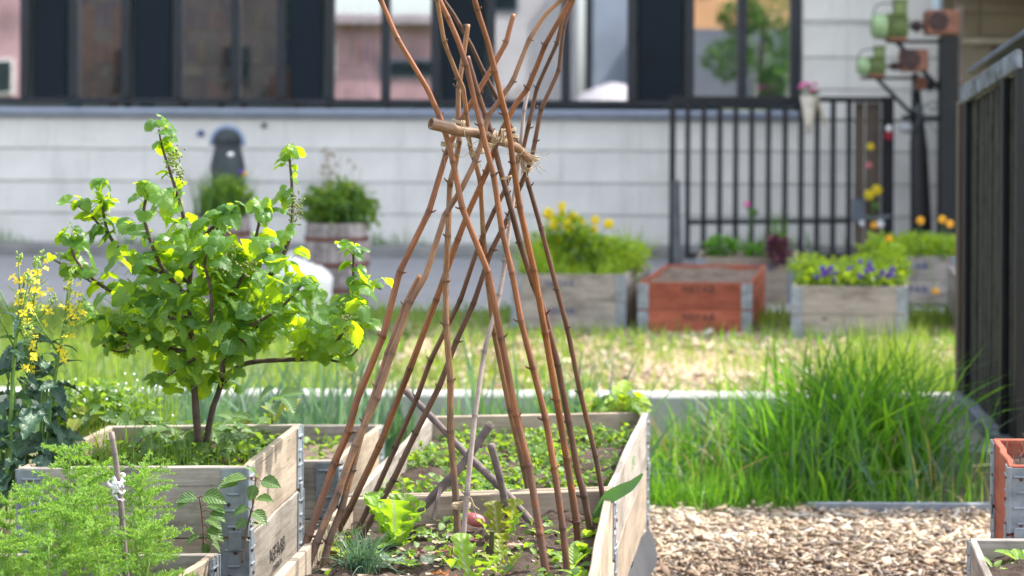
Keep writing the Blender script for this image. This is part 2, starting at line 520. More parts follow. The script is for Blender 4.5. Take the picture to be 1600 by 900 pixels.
L_LIME = leafmat('lime_leaf', (0.20, 0.33, 0.035), (0.48, 0.66, 0.02), 0.45, 0.5, 0.3, nscale=6)
L_MID = leafmat('mid_green_leaf', (0.07, 0.16, 0.035), (0.18, 0.36, 0.02), 0.4, 0.5, 0.4)
L_DARKP = leafmat('purple_leaf', (0.09, 0.035, 0.055), (0.25, 0.04, 0.08), 0.3, 0.5, 0.3)
L_VINE = leafmat('vine_leaf', (0.085, 0.17, 0.05), (0.22, 0.38, 0.03), 0.4, 0.45, 0.3)
def veins(m, k=2.75):
    nt = m.node_tree; p = nt.nodes['Principled BSDF']
    tc = nt.nodes.new('ShaderNodeTexCoord'); sp = nt.nodes.new('ShaderNodeSeparateXYZ'); nt.links.new(tc.outputs['Object'], sp.inputs[0])
    def mth(op, a, b=None):
        n = nod(nt, 'ShaderNodeMath', operation=op)
        for i, v in enumerate((a, b)):
            if v is None: continue
            if hasattr(v, 'links'): nt.links.new(v, n.inputs[i])
            else: n.inputs[i].default_value = v
        return n.outputs[0]
    ang = mth('ARCTAN2', sp.outputs[0], sp.outputs[1])
    r = mth('SQRT', mth('ADD', mth('MULTIPLY', sp.outputs[0], sp.outputs[0]), mth('MULTIPLY', sp.outputs[1], sp.outputs[1])))
    l = mth('MULTIPLY', mth('ABSOLUTE', mth('SINE', mth('MULTIPLY', ang, k))), r)
    f = ramp(nt, l, [(0.0, (1, 1, 1)), (0.018, (0.8, 0.8, 0.8)), (0.04, (0, 0, 0))])
    src = p.inputs['Base Color'].links[0].from_socket
    c = mixc(nt, mth('MULTIPLY', f, 0.55), src, (0.26, 0.38, 0.13))
    nt.links.new(c, p.inputs['Base Color'])
    for n in nt.nodes:
        if n.bl_idname == 'ShaderNodeBsdfTranslucent':
            s2 = n.inputs[0].links[0].from_socket
            nt.links.new(mixc(nt, mth('MULTIPLY', f, 0.5), s2, (0.2, 0.3, 0.03)), n.inputs[0])
veins(L_CUR)
def midrib(m, col):
    nt = m.node_tree; p = nt.nodes['Principled BSDF']
    tc = nt.nodes.new('ShaderNodeTexCoord'); sp = nt.nodes.new('ShaderNodeSeparateXYZ'); nt.links.new(tc.outputs['Object'], sp.inputs[0])
    ab = nod(nt, 'ShaderNodeMath', operation='ABSOLUTE'); nt.links.new(sp.outputs[0], ab.inputs[0])
    sd = nod(nt, 'ShaderNodeMath', operation='MULTIPLY_ADD'); sd.inputs[1].default_value = -1.1
    nt.links.new(ab.outputs[0], sd.inputs[0]); nt.links.new(sp.outputs[1], sd.inputs[2])
    wv = nod(nt, 'ShaderNodeMath', operation='MULTIPLY'); wv.inputs[1].default_value = 42; nt.links.new(sd.outputs[0], wv.inputs[0])
    sn = nod(nt, 'ShaderNodeMath', operation='SINE'); nt.links.new(wv.outputs[0], sn.inputs[0])
    f1 = ramp(nt, ab.outputs[0], [(0.0, (1, 1, 1)), (0.022, (0.8, 0.8, 0.8)), (0.04, (0, 0, 0))])
    f2 = ramp(nt, sn.outputs[0], [(0.86, (0, 0, 0)), (1.0, (0.45, 0.45, 0.45))])
    f = mixc(nt, 1.0, f1, f2, 'LIGHTEN')
    nt.links.new(mixc(nt, f, p.inputs['Base Color'].links[0].from_socket, col), p.inputs['Base Color'])
    for n in nt.nodes:
        if n.bl_idname == 'ShaderNodeBsdfTranslucent':
            nt.links.new(mixc(nt, f, n.inputs[0].links[0].from_socket, [x * .8 for x in col]), n.inputs[0])
    bump(nt, p, sn.outputs[0], 0.25, 0.02)
midrib(L_LET, (0.38, 0.50, 0.20)); midrib(L_YEL, (0.42, 0.46, 0.18)); midrib(L_SIL, (0.45, 0.52, 0.36)); midrib(L_VINE, (0.2, 0.32, 0.12)); midrib(L_RED, (0.5, 0.3, 0.3))
STEMG = plain('green_stem', (0.13, 0.24, 0.05), 0.55, 0, 0.25, 20)
STEML = plain('pale_green_stem', (0.24, 0.36, 0.07), 0.55, 0, 0.2, 20)
STEMB = plain('brown_stem', (0.16, 0.09, 0.055), 0.6, 0, 0.3, 30)

CANES = [canemat('red_brown_cane', (0.075, 0.022, 0.009), (0.21, 0.068, 0.022), (0.37, 0.155, 0.055), (0.125, 0.066, 0.044)),
         canemat('tan_cane', (0.14, 0.062, 0.032), (0.27, 0.135, 0.068), (0.42, 0.25, 0.145), (0.125, 0.082, 0.062)),
         canemat('dark_cane', (0.055, 0.024, 0.016), (0.12, 0.052, 0.032), (0.20, 0.10, 0.062), (0.105, 0.064, 0.048)),
         canemat('pale_cane', (0.24, 0.17, 0.14), (0.36, 0.28, 0.24), (0.52, 0.44, 0.40), (0.26, 0.20, 0.19)),
         canemat('peeling_cane', (0.07, 0.03, 0.016), (0.19, 0.085, 0.038), (0.46, 0.26, 0.12), (0.115, 0.076, 0.06))]

def soilmat(name, c, var=0.5):
    m, nt, p = newmat(name)
    v = coords(nt)
    a = ntex(nt, v, 6, 6, 0.7); b = ntex(nt, v, 60, 5, 0.75)
    k = ramp(nt, a, [(0.3, [x * (1 - var) for x in c]), (0.7, [x * (1 + var) for x in c])])
    k = mixc(nt, 0.6, k, ramp(nt, b, [(0.3, (0.35, 0.33, 0.32)), (0.65, (1, 1, 1))]), 'MULTIPLY')
    s = ntex(nt, v, 190, 3, 0.6)
    k = mixc(nt, ramp(nt, s, [(0.68, (0, 0, 0)), (0.75, (0.5, 0.5, 0.5))]), k, (0.38, 0.34, 0.29))
    nt.links.new(k, p.inputs['Base Color'])
    p.inputs['Roughness'].default_value = 0.95
    p.inputs['Specular IOR Level'].default_value = 0.15
    bump(nt, p, b, 0.8, 0.012)
    return m
SOIL = soilmat('dark_soil', (0.088, 0.066, 0.054))
SOILD = soilmat('wet_soil', (0.075, 0.055, 0.045))
DRYSOIL = soilmat('dry_soil', (0.20, 0.155, 0.125))

def groundmat():
    m, nt, p = newmat('earth_and_short_grass')
    v = coords(nt)
    a = ntex(nt, v, 0.9, 6, 0.65); b = ntex(nt, v, 25, 5, 0.7)
    k = ramp(nt, a, [(0.35, (0.16, 0.125, 0.075)), (0.5, (0.13, 0.17, 0.05)), (0.7, (0.17, 0.24, 0.06))])
    k = mixc(nt, 0.6, k, ramp(nt, b, [(0.3, (0.4, 0.4, 0.4)), (0.7, (1, 1, 1))]), 'MULTIPLY')
    nt.links.new(k, p.inputs['Base Color'])
    p.inputs['Roughness'].default_value = 0.95
    bump(nt, p, b, 0.6, 0.02)
    return m
GROUND = groundmat()
def chipbase():
    m, nt, p = newmat('wood_chip_bed')
    v = coords(nt)
    vo = nod(nt, 'ShaderNodeTexVoronoi', feature='F1'); vo.inputs['Scale'].default_value = 40
    nt.links.new(v, vo.inputs['Vector'])
    k = ramp(nt, vo.outputs['Color'], [(0.0, (0.16, 0.10, 0.07)), (0.5, (0.40, 0.28, 0.19)), (1.0, (0.58, 0.45, 0.33))])
    nt.links.new(k, p.inputs['Base Color'])
    p.inputs['Roughness'].default_value = 0.9
    bump(nt, p, vo.outputs['Distance'], 0.8, 0.02)
    return m
CHIPB = chipbase()
CHIP = colmat('wood_chip')
ASPH = plain('pale_grey_asphalt', (0.27, 0.27, 0.285), 0.9, 0, 0.1, 3, 0.3)
PAVE = plain('pavement_stone', (0.22, 0.22, 0.21), 0.9, 0, 0.25, 4, 0.3)

# ------------------------------------------------------------ the ground
def sheet(name, x0, x1, y0, y1, z, mat, nx=1, ny=1, amp=0.0, sc=1.0, kind='structure', label=None):
    V, Fc = [], []
    for j in range(ny + 1):
        for i in range(nx + 1):
            x = x0 + (x1 - x0) * i / nx; y = y0 + (y1 - y0) * j / ny
            h = amp * noise.fractal(Vector((x * sc, y * sc, 3.1)), 0.6, 2.0, 4) if amp else 0
            V.append((x, y, z + h))
    for j in range(ny):
        for i in range(nx):
            a = j * (nx + 1) + i
            Fc.append((a, a + 1, a + nx + 2, a + nx + 1))
    o = place(name, meshdata(name, V, Fc, mat, smooth=amp > 0))
    return tag(o, label, None, None, kind)

sheet('ground', -400, 400, -400, 600, 0.0, GROUND)
sheet('road', -120, 60, 15.6, 20.9, 0.006, ASPH)
g = G()
g.box((-57.4, 21.13, 0.06), (125.2, 0.5, 0.12), ch=0.015)
tag(g.build('pavement', PAVE), kind='structure')
sheet('wood_chip_path', 0.2, 3.6, 3.0, 7.99, 0.008, CHIPB, 20, 20, 0.012, 3)
sheet('wood_chip_strip', -0.7, 3.7, 10.9, 14.6, 0.010, CHIPB, 30, 20, 0.015, 2)
sheet('garden_path', -3.5, 0.2, 3.0, 7.6, 0.005, SOILD, 10, 10, 0.01, 2)

def chips(name, n, xr, yr, z, label, big=1.0, dens=None, mask=None):
    x = NP.uniform(xr[0], xr[1], n); y = NP.uniform(yr[0], yr[1], n)
    if mask is not None:
        k = mask(x, y); x, y = x[k], y[k]; n = len(x)
    L = NP.gamma(2.0, 0.014, n).clip(0.006, 0.085) * big; Wd = L * NP.uniform(0.12, 0.45, n); T = NP.uniform(0.003, 0.009, n) * big
    yaw = NP.uniform(0, 2 * PI, n); p = NP.normal(0, 0.28, n); r = NP.normal(0, 0.3, n)
    sx = np.array([-1, 1, 1, -1, -1, 1, 1, -1]) * 0.5; sy = np.array([-1, -1, 1, 1, -1, -1, 1, 1]) * 0.5; sz = np.array([-1, -1, -1, -1, 1, 1, 1, 1]) * 0.5
    jit = NP.uniform(0.6, 1.15, (n, 8))
    lx = sx[None] * L[:, None] * jit; ly = sy[None] * Wd[:, None] * NP.uniform(0.55, 1.2, (n, 8)); lz = sz[None] * T[:, None]
    lz = lz + (lx ** 2) / L[:, None] * NP.normal(0, 0.25, n)[:, None]
    # roll, pitch, yaw
    y1 = ly * np.cos(r)[:, None] - lz * np.sin(r)[:, None]; z1 = ly * np.sin(r)[:, None] + lz * np.cos(r)[:, None]
    x2 = lx * np.cos(p)[:, None] + z1 * np.sin(p)[:, None]; z2 = -lx * np.sin(p)[:, None] + z1 * np.cos(p)[:, None]
    X = x2 * np.cos(yaw)[:, None] - y1 * np.sin(yaw)[:, None] + x[:, None]
    Y = x2 * np.sin(yaw)[:, None] + y1 * np.cos(yaw)[:, None] + y[:, None]
    zz = z + NP.uniform(0, 0.028, n)
    Z = z2 + zz[:, None]
    V = np.stack([X, Y, Z], 2).reshape(-1, 3)
    q = np.array([(0, 3, 2, 1), (4, 5, 6, 7), (0, 1, 5, 4), (1, 2, 6, 5), (2, 3, 7, 6), (3, 0, 4, 7)])
    Fc = (np.arange(n)[:, None, None] * 8 + q[None]).reshape(-1, 4)
    pal = np.array([(0.54, 0.43, 0.31), (0.45, 0.345, 0.245), (0.60, 0.52, 0.41), (0.36, 0.275, 0.20), (0.45, 0.415, 0.375), (0.24, 0.19, 0.16), (0.60, 0.49, 0.36), (0.42, 0.29, 0.20)])
    ci = NP.choice(len(pal), n, p=[.22, .18, .17, .12, .1, .08, .08, .05])
    c = np.clip(pal[ci] * NP.uniform(0.85, 1.4, (n, 1)), 0, .82)
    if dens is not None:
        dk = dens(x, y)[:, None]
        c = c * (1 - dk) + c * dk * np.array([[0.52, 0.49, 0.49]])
    c = np.repeat(np.concatenate([c, np.ones((n, 1))], 1), 8, axis=0)
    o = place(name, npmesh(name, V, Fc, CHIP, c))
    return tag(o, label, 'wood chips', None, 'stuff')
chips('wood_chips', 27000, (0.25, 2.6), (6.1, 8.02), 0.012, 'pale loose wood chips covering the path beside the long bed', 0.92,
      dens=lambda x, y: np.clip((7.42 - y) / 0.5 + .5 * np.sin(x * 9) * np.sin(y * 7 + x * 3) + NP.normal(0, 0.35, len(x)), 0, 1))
chips('wood_chips', 7000, (-1.0, 3.7), (10.9, 14.6), 0.012, 'distant wood chips among thin grass before the planter crates', 1.5,
      mask=lambda x, y: np.sin(x * 3.1 + 1) * 0.5 + np.sin(y * 2.3 + x) * 0.5 > -0.55)

# ------------------------------------------------------------ blades and leaf masses
def blades(name, P, H, Wd, lean, mat, seg=3, label=None, cat=None, kind='stuff', parent=None, bend=1.0):
    n = len(P)
    ang = NP.uniform(0, PI, n)
    V = np.zeros((n, (seg + 1) * 2, 3))
    for k in range(seg + 1):
        t = k / seg
        wv = Wd * max(0.06, (1 - t ** 1.6)) * 0.5 * (0.75 + 0.5 * min(1, t * 3))
        cx = P[:, 0] + lean[:, 0] * H * (0.25 * t + 0.75 * t ** 2) * bend; cy = P[:, 1] + lean[:, 1] * H * (0.25 * t + 0.75 * t ** 2) * bend
        m2 = np.sqrt(lean[:, 0] ** 2 + lean[:, 1] ** 2)
        cz = P[:, 2] + H * (t - 0.45 * m2 * t ** 2.2)
        for s in (0, 1):
            q = (s * 2 - 1)
            V[:, k * 2 + s, 0] = cx + np.cos(ang) * wv * q
            V[:, k * 2 + s, 1] = cy + np.sin(ang) * wv * q
            V[:, k * 2 + s, 2] = cz
    q = np.array([(2 * k, 2 * k + 1, 2 * k + 3, 2 * k + 2) for k in range(seg)])
    Fc = (np.arange(n)[:, None, None] * (seg + 1) * 2 + q[None]).reshape(-1, 4)
    o = place(name, npmesh(name, V.reshape(-1, 3), Fc, mat, smooth=True), parent)
    return tag(o, label, cat, None, kind)

def scatter(n, xr, yr, z, H, Wd, ln, fn=None):
    x = NP.uniform(xr[0], xr[1], n); y = NP.uniform(yr[0], yr[1], n)
    k = np.ones(n, bool) if fn is None else NP.uniform(0, 1, n) < fn(x, y)
    x, y = x[k], y[k]; m = len(x)
    P = np.stack([x, y, np.full(m, z)], 1)
    h = NP.uniform(H[0], H[1], m); wd = NP.uniform(Wd[0], Wd[1], m)
    th = NP.uniform(0, 2 * PI, m); r = np.abs(NP.normal(0, ln, m))
    return P, h, wd, np.stack([np.cos(th) * r, np.sin(th) * r], 1)

def leafmass(P, size, up=0.4, asp=0.55):
    """n folded leaves (two quads each) at points P with random facing; returns V, F"""
    n = len(P)
    size = np.broadcast_to(size, (n,))
    d = NP.normal(0, 1, (n, 3)); d[:, 2] = d[:, 2] * 0.5 + up * 0.3; d /= np.linalg.norm(d, axis=1, keepdims=True)
    u = NP.normal(0, 0.55, (n, 3)); u[:, 2] += 1.0
    s = np.cross(d, u); s /= np.linalg.norm(s, axis=1, keepdims=True) + 1e-9
    nn = np.cross(s, d)
    L = size[:, None]; w_ = L * asp * 0.5
    pts = [P, P + d * L * 0.35 + s * w_ + nn * w_ * 0.3, P + d * L * 0.75 + s * w_ * 0.75 + nn * w_ * 0.1 - nn * L * 0.06,
           P + d * L - nn * L * 0.16, P + d * L * 0.75 - s * w_ * 0.75 + nn * w_ * 0.1 - nn * L * 0.06, P + d * L * 0.35 - s * w_ + nn * w_ * 0.3, P + d * L * 0.45]
    V = np.stack(pts, 1).reshape(-1, 3)
    q = np.array([(0, 1, 2, 6), (6, 2, 3, 3), (0, 6, 4, 5), (6, 3, 4, 4)])
    tri = np.array([(0, 1, 6), (1, 2, 6), (2, 3, 6), (6, 3, 4), (6, 4, 5), (0, 6, 5)])
    Fc = (np.arange(n)[:, None, None] * 7 + tri[None]).reshape(-1, 3)
    return V, Fc

def mass(name, P, size, mat, parent=None, label=None, cat=None, kind='stuff', up=0.4, asp=0.55):
    V, Fc = leafmass(np.asarray(P), size, up, asp)
    o = place(name, npmesh(name, V, Fc, mat), parent)
    return tag(o, label, cat, None, kind)

def ell(c, r, n, hollow=0.3, flat=0.0):
    v = NP.normal(0, 1, (n, 3)); v /= np.linalg.norm(v, axis=1, keepdims=True)
    rr = NP.uniform(hollow, 1, n) ** (1 / 2.2)
    v = v * rr[:, None]
    if flat: v[:, 2] = np.abs(v[:, 2])
    return np.asarray(c)[None] + v * np.asarray(r)[None]

# ------------------------------------------------------------ leaves
def leaf_grid(name, wf, mat, nv=9, nu=4, droop=0.3, cup=0.15, ruf=0.0, freq=6, seed=0, fold=0.0):
    rng = random.Random(seed)
    ph = rng.uniform(0, 6)
    V, Fc = [], []
    for j in range(nv + 1):
        v = j / nv
        hw = wf(v, j)
        for i in range(nu + 1):
            u = -1 + 2 * i / nu
            x = u * hw
            z = cup * abs(u) ** 1.6 * hw * 2 - droop * v * v + ruf * abs(u) ** 2 * math.sin(freq * v * 6.28 + ph + (2 if u > 0 else 0)) + fold * math.sin(v * 9 + ph) * 0.03
            V.append((x, v * (1 - 0.25 * droop * v), z))
    for j in range(nv):
        for i in range(nu):
            a = j * (nu + 1) + i
            Fc.append((a, a + 1, a + nu + 2, a + nu + 1))
    return meshdata(name, V, Fc, mat, smooth=True)

def w_ovate(v, j): return max(0.004, 0.36 * math.sin(PI * min(1, v ** 0.72)) ** 0.9 * (1 + (0.09 if j % 2 else -0.03)))
def w_round(v, j): return max(0.004, 0.46 * math.sqrt(max(0, 1 - (2 * v - 1) ** 2)))
def w_oak(v, j): return max(0.012, (0.05 + 0.23 * v ** 0.8) * (1 + 0.33 * math.sin(v * 3.6 * 6.28 - 1.2)) * (1 if v < 0.88 else math.sqrt(max(0.02, (1 - v) / 0.12))))
def w_kale(v, j): return max(0.004, 0.25 * math.sin(PI * min(1, v ** 0.8)) ** 0.7 * (1 + 0.16 * math.sin(v * 40)))
def w_lance(v, j): return max(0.003, 0.105 * math.sin(PI * min(1, (0.12 + 0.88 * v) ** 0.9)) ** 0.8)
def w_sprout(v, j): return max(0.01, 0.2 * math.sin(PI * min(1, v ** 1.5)) ** 0.8 + 0.02)

def palmate(name, mat, seed, teeth=0.055, lob=0.12, droop=0.35):
    rng = random.Random(seed)
    N = 44
    V, Fc = [(0, 0, 0)], []
    dr = droop * rng.uniform(0.7, 1.3); cp = rng.uniform(-0.1, 0.8); ph = rng.uniform(0, 6)
    outl = []
    for k in range(N + 1):
        a = -PI * 0.90 + 2 * PI * 0.90 * k / N        # angle from the tip direction
        l = 0.5 + 0.5 * math.cos(a * 5 / (0.90 * 2) * 1.02)
        r = 0.58 * (1 - 0.24 * (abs(a) / PI) ** 1.2) * (1 - lob + lob * 1.5 * l) * (1 + teeth * (1 if k % 2 else -1) + rng.uniform(-0.03, 0.03))
        outl.append((a, r))
    for fr in (0.33, 0.67, 1.0):
        for (a, r) in outl:
            x = math.sin(a) * r * fr; y = math.cos(a) * r * fr
            rr = math.hypot(x, y)
            z = -dr * rr * rr * 1.3 + cp * abs(x) * 0.5 + 0.04 * math.sin(a * 5 + ph) * fr * fr + 0.022 * math.sin(rr * 9 + ph)
            V.append((x, y, z))
    n = N + 1
    for k in range(N):
        Fc.append((0, 1 + k + 1, 1 + k))
        Fc.append((1 + k, 2 + k, 2 + k + n, 1 + k + n))
        Fc.append((1 + k + n, 2 + k + n, 2 + k + 2 * n, 1 + k + 2 * n))
    return meshdata(name, V, Fc, mat, smooth=True)

def frame(base, d, up, size, roll=0.0):
    y = Vector(d).normalized()
    z = Vector(up) - y * Vector(up).dot(y)
    if z.length < 1e-5: z = y.orthogonal()
    z.normalize()
    x = y.cross(z)
    if roll:
        c, s = math.cos(roll), math.sin(roll)
        x, z = x * c + z * s, z * c - x * s
    return Matrix(((x.x * size, y.x * size, z.x * size, base[0]), (x.y * size, y.y * size, z.y * size, base[1]), (x.z * size, y.z * size, z.z * size, base[2]), (0, 0, 0, 1)))

def bake(items):
    """list of (mesh, matrix) -> V, F of one mesh"""
    Vs, Fs = [], []
    for me, M in items:
        b = len(Vs)
        Vs += [M @ v.co for v in me.vertices]
        Fs += [tuple(i + b for i in p.vertices) for p in me.polygons]
    return Vs, Fs

def smoothpath(pts, sub=4):
    pts = [Vector(p) for p in pts]
    out = []
    for i in range(len(pts) - 1):
        p0 = pts[max(i - 1, 0)]; p1 = pts[i]; p2 = pts[i + 1]; p3 = pts[min(i + 2, len(pts) - 1)]
        for k in range(sub):
            t = k / sub
            out.append(0.5 * ((2 * p1) + (p2 - p0) * t + (2 * p0 - 5 * p1 + 4 * p2 - p3) * t * t + (3 * p1 - p0 - 3 * p2 + p3) * t ** 3))
    out.append(pts[-1])
    return out

# ------------------------------------------------------------ the building across the road
YW = 21.4
def wx(px): return (px - 800) / F * YW
def wz(py): return CH - (py - 159) / F * YW
bld = thing('office_building', 'long building with pale stone panel wall and dark framed windows across the road', 'building', (-8, YW, 0))
g = G()
g.box((-27.7, YW + 5.035, 0.79), (64.6, 10.0, 1.36)); g.box((-27.7, YW + 5.14, 6.6), (64.6, 10.0, 5.6))
g.box((3.86, YW + 0.535, 2.63), (1.47, 1.0, 2.34)); g.box((-31.5, YW + 0.64, 2.63), (0.6, 1.0, 2.34))
g.build('wall', JOINT, bld)
# stone panels, row by row
zc = [wz(388), wz(337), wz(287), wz(236), wz(188)]
pm = {}
def stone_panel(x0, x1, z0, z1):
    wd, hh = x1 - x0 - 0.003, z1 - z0 - 0.024
    key = (round(wd, 3), round(hh, 3))
    if key not in pm:
        q = G(); q.box((0, 0, 0), (wd, 0.09, hh), ch=0.004); pm[key] = q.mesh('stone_panel', STONE)
    place('stone_panel', pm[key], bld, Matrix.Translation(((x0 + x1) / 2, YW + 0.06 + R(-0.003, 0.003), (z0 + z1) / 2)))
for r in range(4):
    off = 0.43 * (r % 2)
    x = wx(-420) - off
    while x < 4.55:
        x1 = min(x + 1.28, 4.62)
        stone_panel(x, x1, zc[r], zc[r + 1])
        x = x1
for r in range(3):
    z0 = zc[4] + 0.345 * r
    x = 3.14
    for x1 in (3.62, 4.62):
        stone_panel(x, x1, z0 + (0.02 if r == 0 else 0), z0 + 0.345); x = x1
for z0 in (2.555, 2.9, 3.245):
    for a, b in ((3.14, 3.62), (3.62, 4.62)): stone_panel(a, b, z0 - 0.02, z0 + 0.325)
g = G(); g.box((-27.7, YW + 0.10, wz(396)), (64.4, 0.16, 0.10), ch=0.01); g.build('plinth', JOINT, bld)
g = G()
g.box((-14.4, YW - 0.02, wz(175)), (35.0, 0.20, 0.05), ch=0.01)
g.box((-14.4, YW + 0.005, wz(180.5)), (35.0, 0.14, 0.055), ch=0.006)
g.build('sill', SILL, bld)
ZS, ZT = wz(165), 3.62
g = G(); g.box((-14.4, YW + 0.06, ZS + 0.03), (35.0, 0.1, 0.06), ch=0.008); g.build('bottom_frame', FRAME, bld)
g = G(); g.box((-14.4, YW + 0.06, ZT + 0.05), (35.0, 0.1, 0.1), ch=0.008); g.build('top_frame', FRAME, bld)

gm, gnt, gp = newmat('window_glass')
gl = gnt.nodes.new('ShaderNodeBsdfGlossy'); gl.inputs['Roughness'].default_value = 0.015; gl.inputs['Color'].default_value = (0.93, 0.95, 1.0, 1)
tp = gnt.nodes.new('ShaderNodeBsdfTransparent'); tp.inputs[0].default_value = (0.86, 0.92, 0.92, 1)
mx = gnt.nodes.new('ShaderNodeMixShader'); mx.inputs[0].default_value = 0.37
gnt.links.new(tp.outputs[0], mx.inputs[1]); gnt.links.new(gl.outputs[0], mx.inputs[2])
gnt.links.new(mx.outputs[0], gnt.nodes['Material Output'].inputs[0])

dark_spans = [(45, 106), (203, 270), (447, 507), (687, 759), (995, 1070)]
windows = [(-160, 45, [-55]), (106, 203, []), (270, 447, [367]), (507, 687, [602]), (759, 995, [884]), (1070, 1250, [1160])]
for a, b in dark_spans + [(-230, -160)]:
    g = G()
    g.box((wx((a + b) / 2), YW + 0.075, (ZS + ZT) / 2 + 0.03), (wx(b) - wx(a) - 0.05, 0.06, ZT - ZS - 0.066), ch=0.004)
    g.build('spandrel_panel', SPAN, bld)
for a, b, mids in windows:
    xs = [a] + mids + [b]
    g = G()
    for i, m in enumerate(xs):
        wd = 0.10 if i in (0, len(xs) - 1) else 0.10
        cx = wx(m) + (0.05 if i == 0 else -0.05 if i == len(xs) - 1 else 0)
        g.box((cx, YW + 0.055, (ZS + ZT) / 2 + 0.03), (wd, 0.11, ZT - ZS - 0.068), ch=0.006)
    wf = g.build('window', FRAME, bld)
    for i in range(len(xs) - 1):
        x0 = wx(xs[i]) + (0.10 if i == 0 else 0.05); x1 = wx(xs[i + 1]) - (0.10 if i == len(xs) - 2 else 0.05)
        g = G(); g.box(((x0 + x1) / 2, YW + 0.085, (ZS + ZT) / 2 + 0.03), (x1 - x0 + 0.004, 0.008, ZT - ZS - 0.062))
        g.build('pane', gm, wf)
# upper storey
for i in range(14):
    cx = -26 + i * 2.2
    g = G()
    for dx in (-0.85, 0.85): g.box((cx + dx, YW + 0.1, 6.2), (0.1, 0.1, 1.9))
    for dz in (-0.95, 0.95): g.box((cx, YW + 0.1, 6.2 + dz), (1.8, 0.1, 0.1))
    wf = g.build('window', FRAME, bld)
    g = G(); g.box((cx, YW + 0.12, 6.2), (1.62, 0.02, 1.82)); g.build('pane', gm, wf)
g = G(); g.box((-27.7, YW + 0.08, 6.3), (64.5, 0.10, 5.0)); 
# room behind the big windows
g = G()
g.box((-14.4, 25.2, 1.53), (34.9, 7.2, 0.04)); g.box((-14.4, 28.7, 2.6), (34.9, 0.1, 2.2)); g.box((-14.4, 25.2, 3.75), (34.9, 7.2, 0.05)); g.box((3.05, 25.2, 2.64), (0.06, 7.2, 2.16)); g.box((-31.8, 25.2, 2.64), (0.06, 7.2, 2.16))
ROOM = plain('room_plaster', (0.46, 0.52, 0.50), 0.8, 0, 0.1, 2)
g.build('room', ROOM, bld)

def pot(name, label, cat, c, r, h, mat, group=None):
    t = thing(name, label, cat, c, group)
    q = G(); q.lathe(c, [(r * 0.72, 0), (r * 0.95, h * 0.85), (r, h * 0.86), (r, h), (r * 0.88, h), (r * 0.85, h * 0.8)], 18)
    q.build('pot', mat, t, True)
    return t
def wpos(px, py, dy=0.35):
    return Vector(((px - 800) / F * (YW + dy), YW + dy, CH - (py - 159) / F * (YW + dy)))
p0 = wpos(148, 160); p0.z = 1.555
t = pot('plant_pot', 'pale pot on the inner sill of the second window', 'plant pot', p0, 0.055, 0.11, WHITE)
mass('foliage', ell((p0.x, p0.y, p0.z + 0.28), (0.12, 0.1, 0.2), 160), 0.08, L_MID, t)
p1 = wpos(178, 160); p1.z = 1.555
t = pot('plant_pot', 'pinkish pot with small plant behind the second window', 'plant pot', p1, 0.06, 0.10, plain('terracotta', (0.42, 0.25, 0.19), 0.8))
mass('foliage', ell((p1.x, p1.y, p1.z + 0.22), (0.14, 0.1, 0.14), 120), 0.08, L_MID, t)
p2 = wpos(644, 158); p2.z = 1.555
t = pot('plant_pot', 'pale green pot behind the window reflecting pink walls', 'plant pot', p2, 0.06, 0.13, plain('mint_glaze', (0.45, 0.62, 0.50), 0.4))
mass('foliage', ell((p2.x, p2.y, p2.z + 0.2), (0.06, 0.06, 0.08), 30), 0.05, L_MID, t)
p3 = wpos(298, 112, 1.0)
t = thing('desk_lamp', 'dome desk lamp with pale shade inside the third window', 'lamp', (p3.x, p3.y, 1.555))
q = G(); q.lathe((p3.x, p3.y, p3.z - 0.06), [(0.16, 0), (0.15, 0.05), (0.10, 0.10), (0.03, 0.13)], 18); q.build('lamp_shade', plain('cream_shade', (0.80, 0.72, 0.45), 0.5), t, True)
q = G(); q.tube([(p3.x, p3.y, p3.z + 0.06), (p3.x - 0.12, p3.y, p3.z - 0.1), (p3.x - 0.12, p3.y, 1.58)], 0.015); q.lathe((p3.x - 0.12, p3.y, 1.551), [(0.09, 0), (0.08, 0.02)], 14); q.build('stand', FRAME, t)
for i, (px, lab) in enumerate(((132, 'orange curtain strip left of the second window plant'), (191, 'narrow orange curtain strip at the second window edge'))):
    a = wpos(px, 70, 0.9)
    q = G()
    for k in range(5):
        q.box((a.x - 0.08 + k * 0.04, a.y + 0.012 * (k % 2), 2.25), (0.038, 0.02, 0.9))
    tag(q.build('curtain', plain('orange_cloth', (0.62, 0.22, 0.06), 0.9)), lab, 'curtain')

for px, py, r_, m in ((314, 211, 0.035, BLUEINK), (413, 198, 0.028, DKGREY)):
    q = G(); c = Vector((wx(px), YW + 0.01, wz(py))); q.lathe(c, [(r_, -0.03), (r_, 0.01), (r_ * 0.6, 0.012)], 12, 'Y'); q.build('wall_bolt', m, bld)

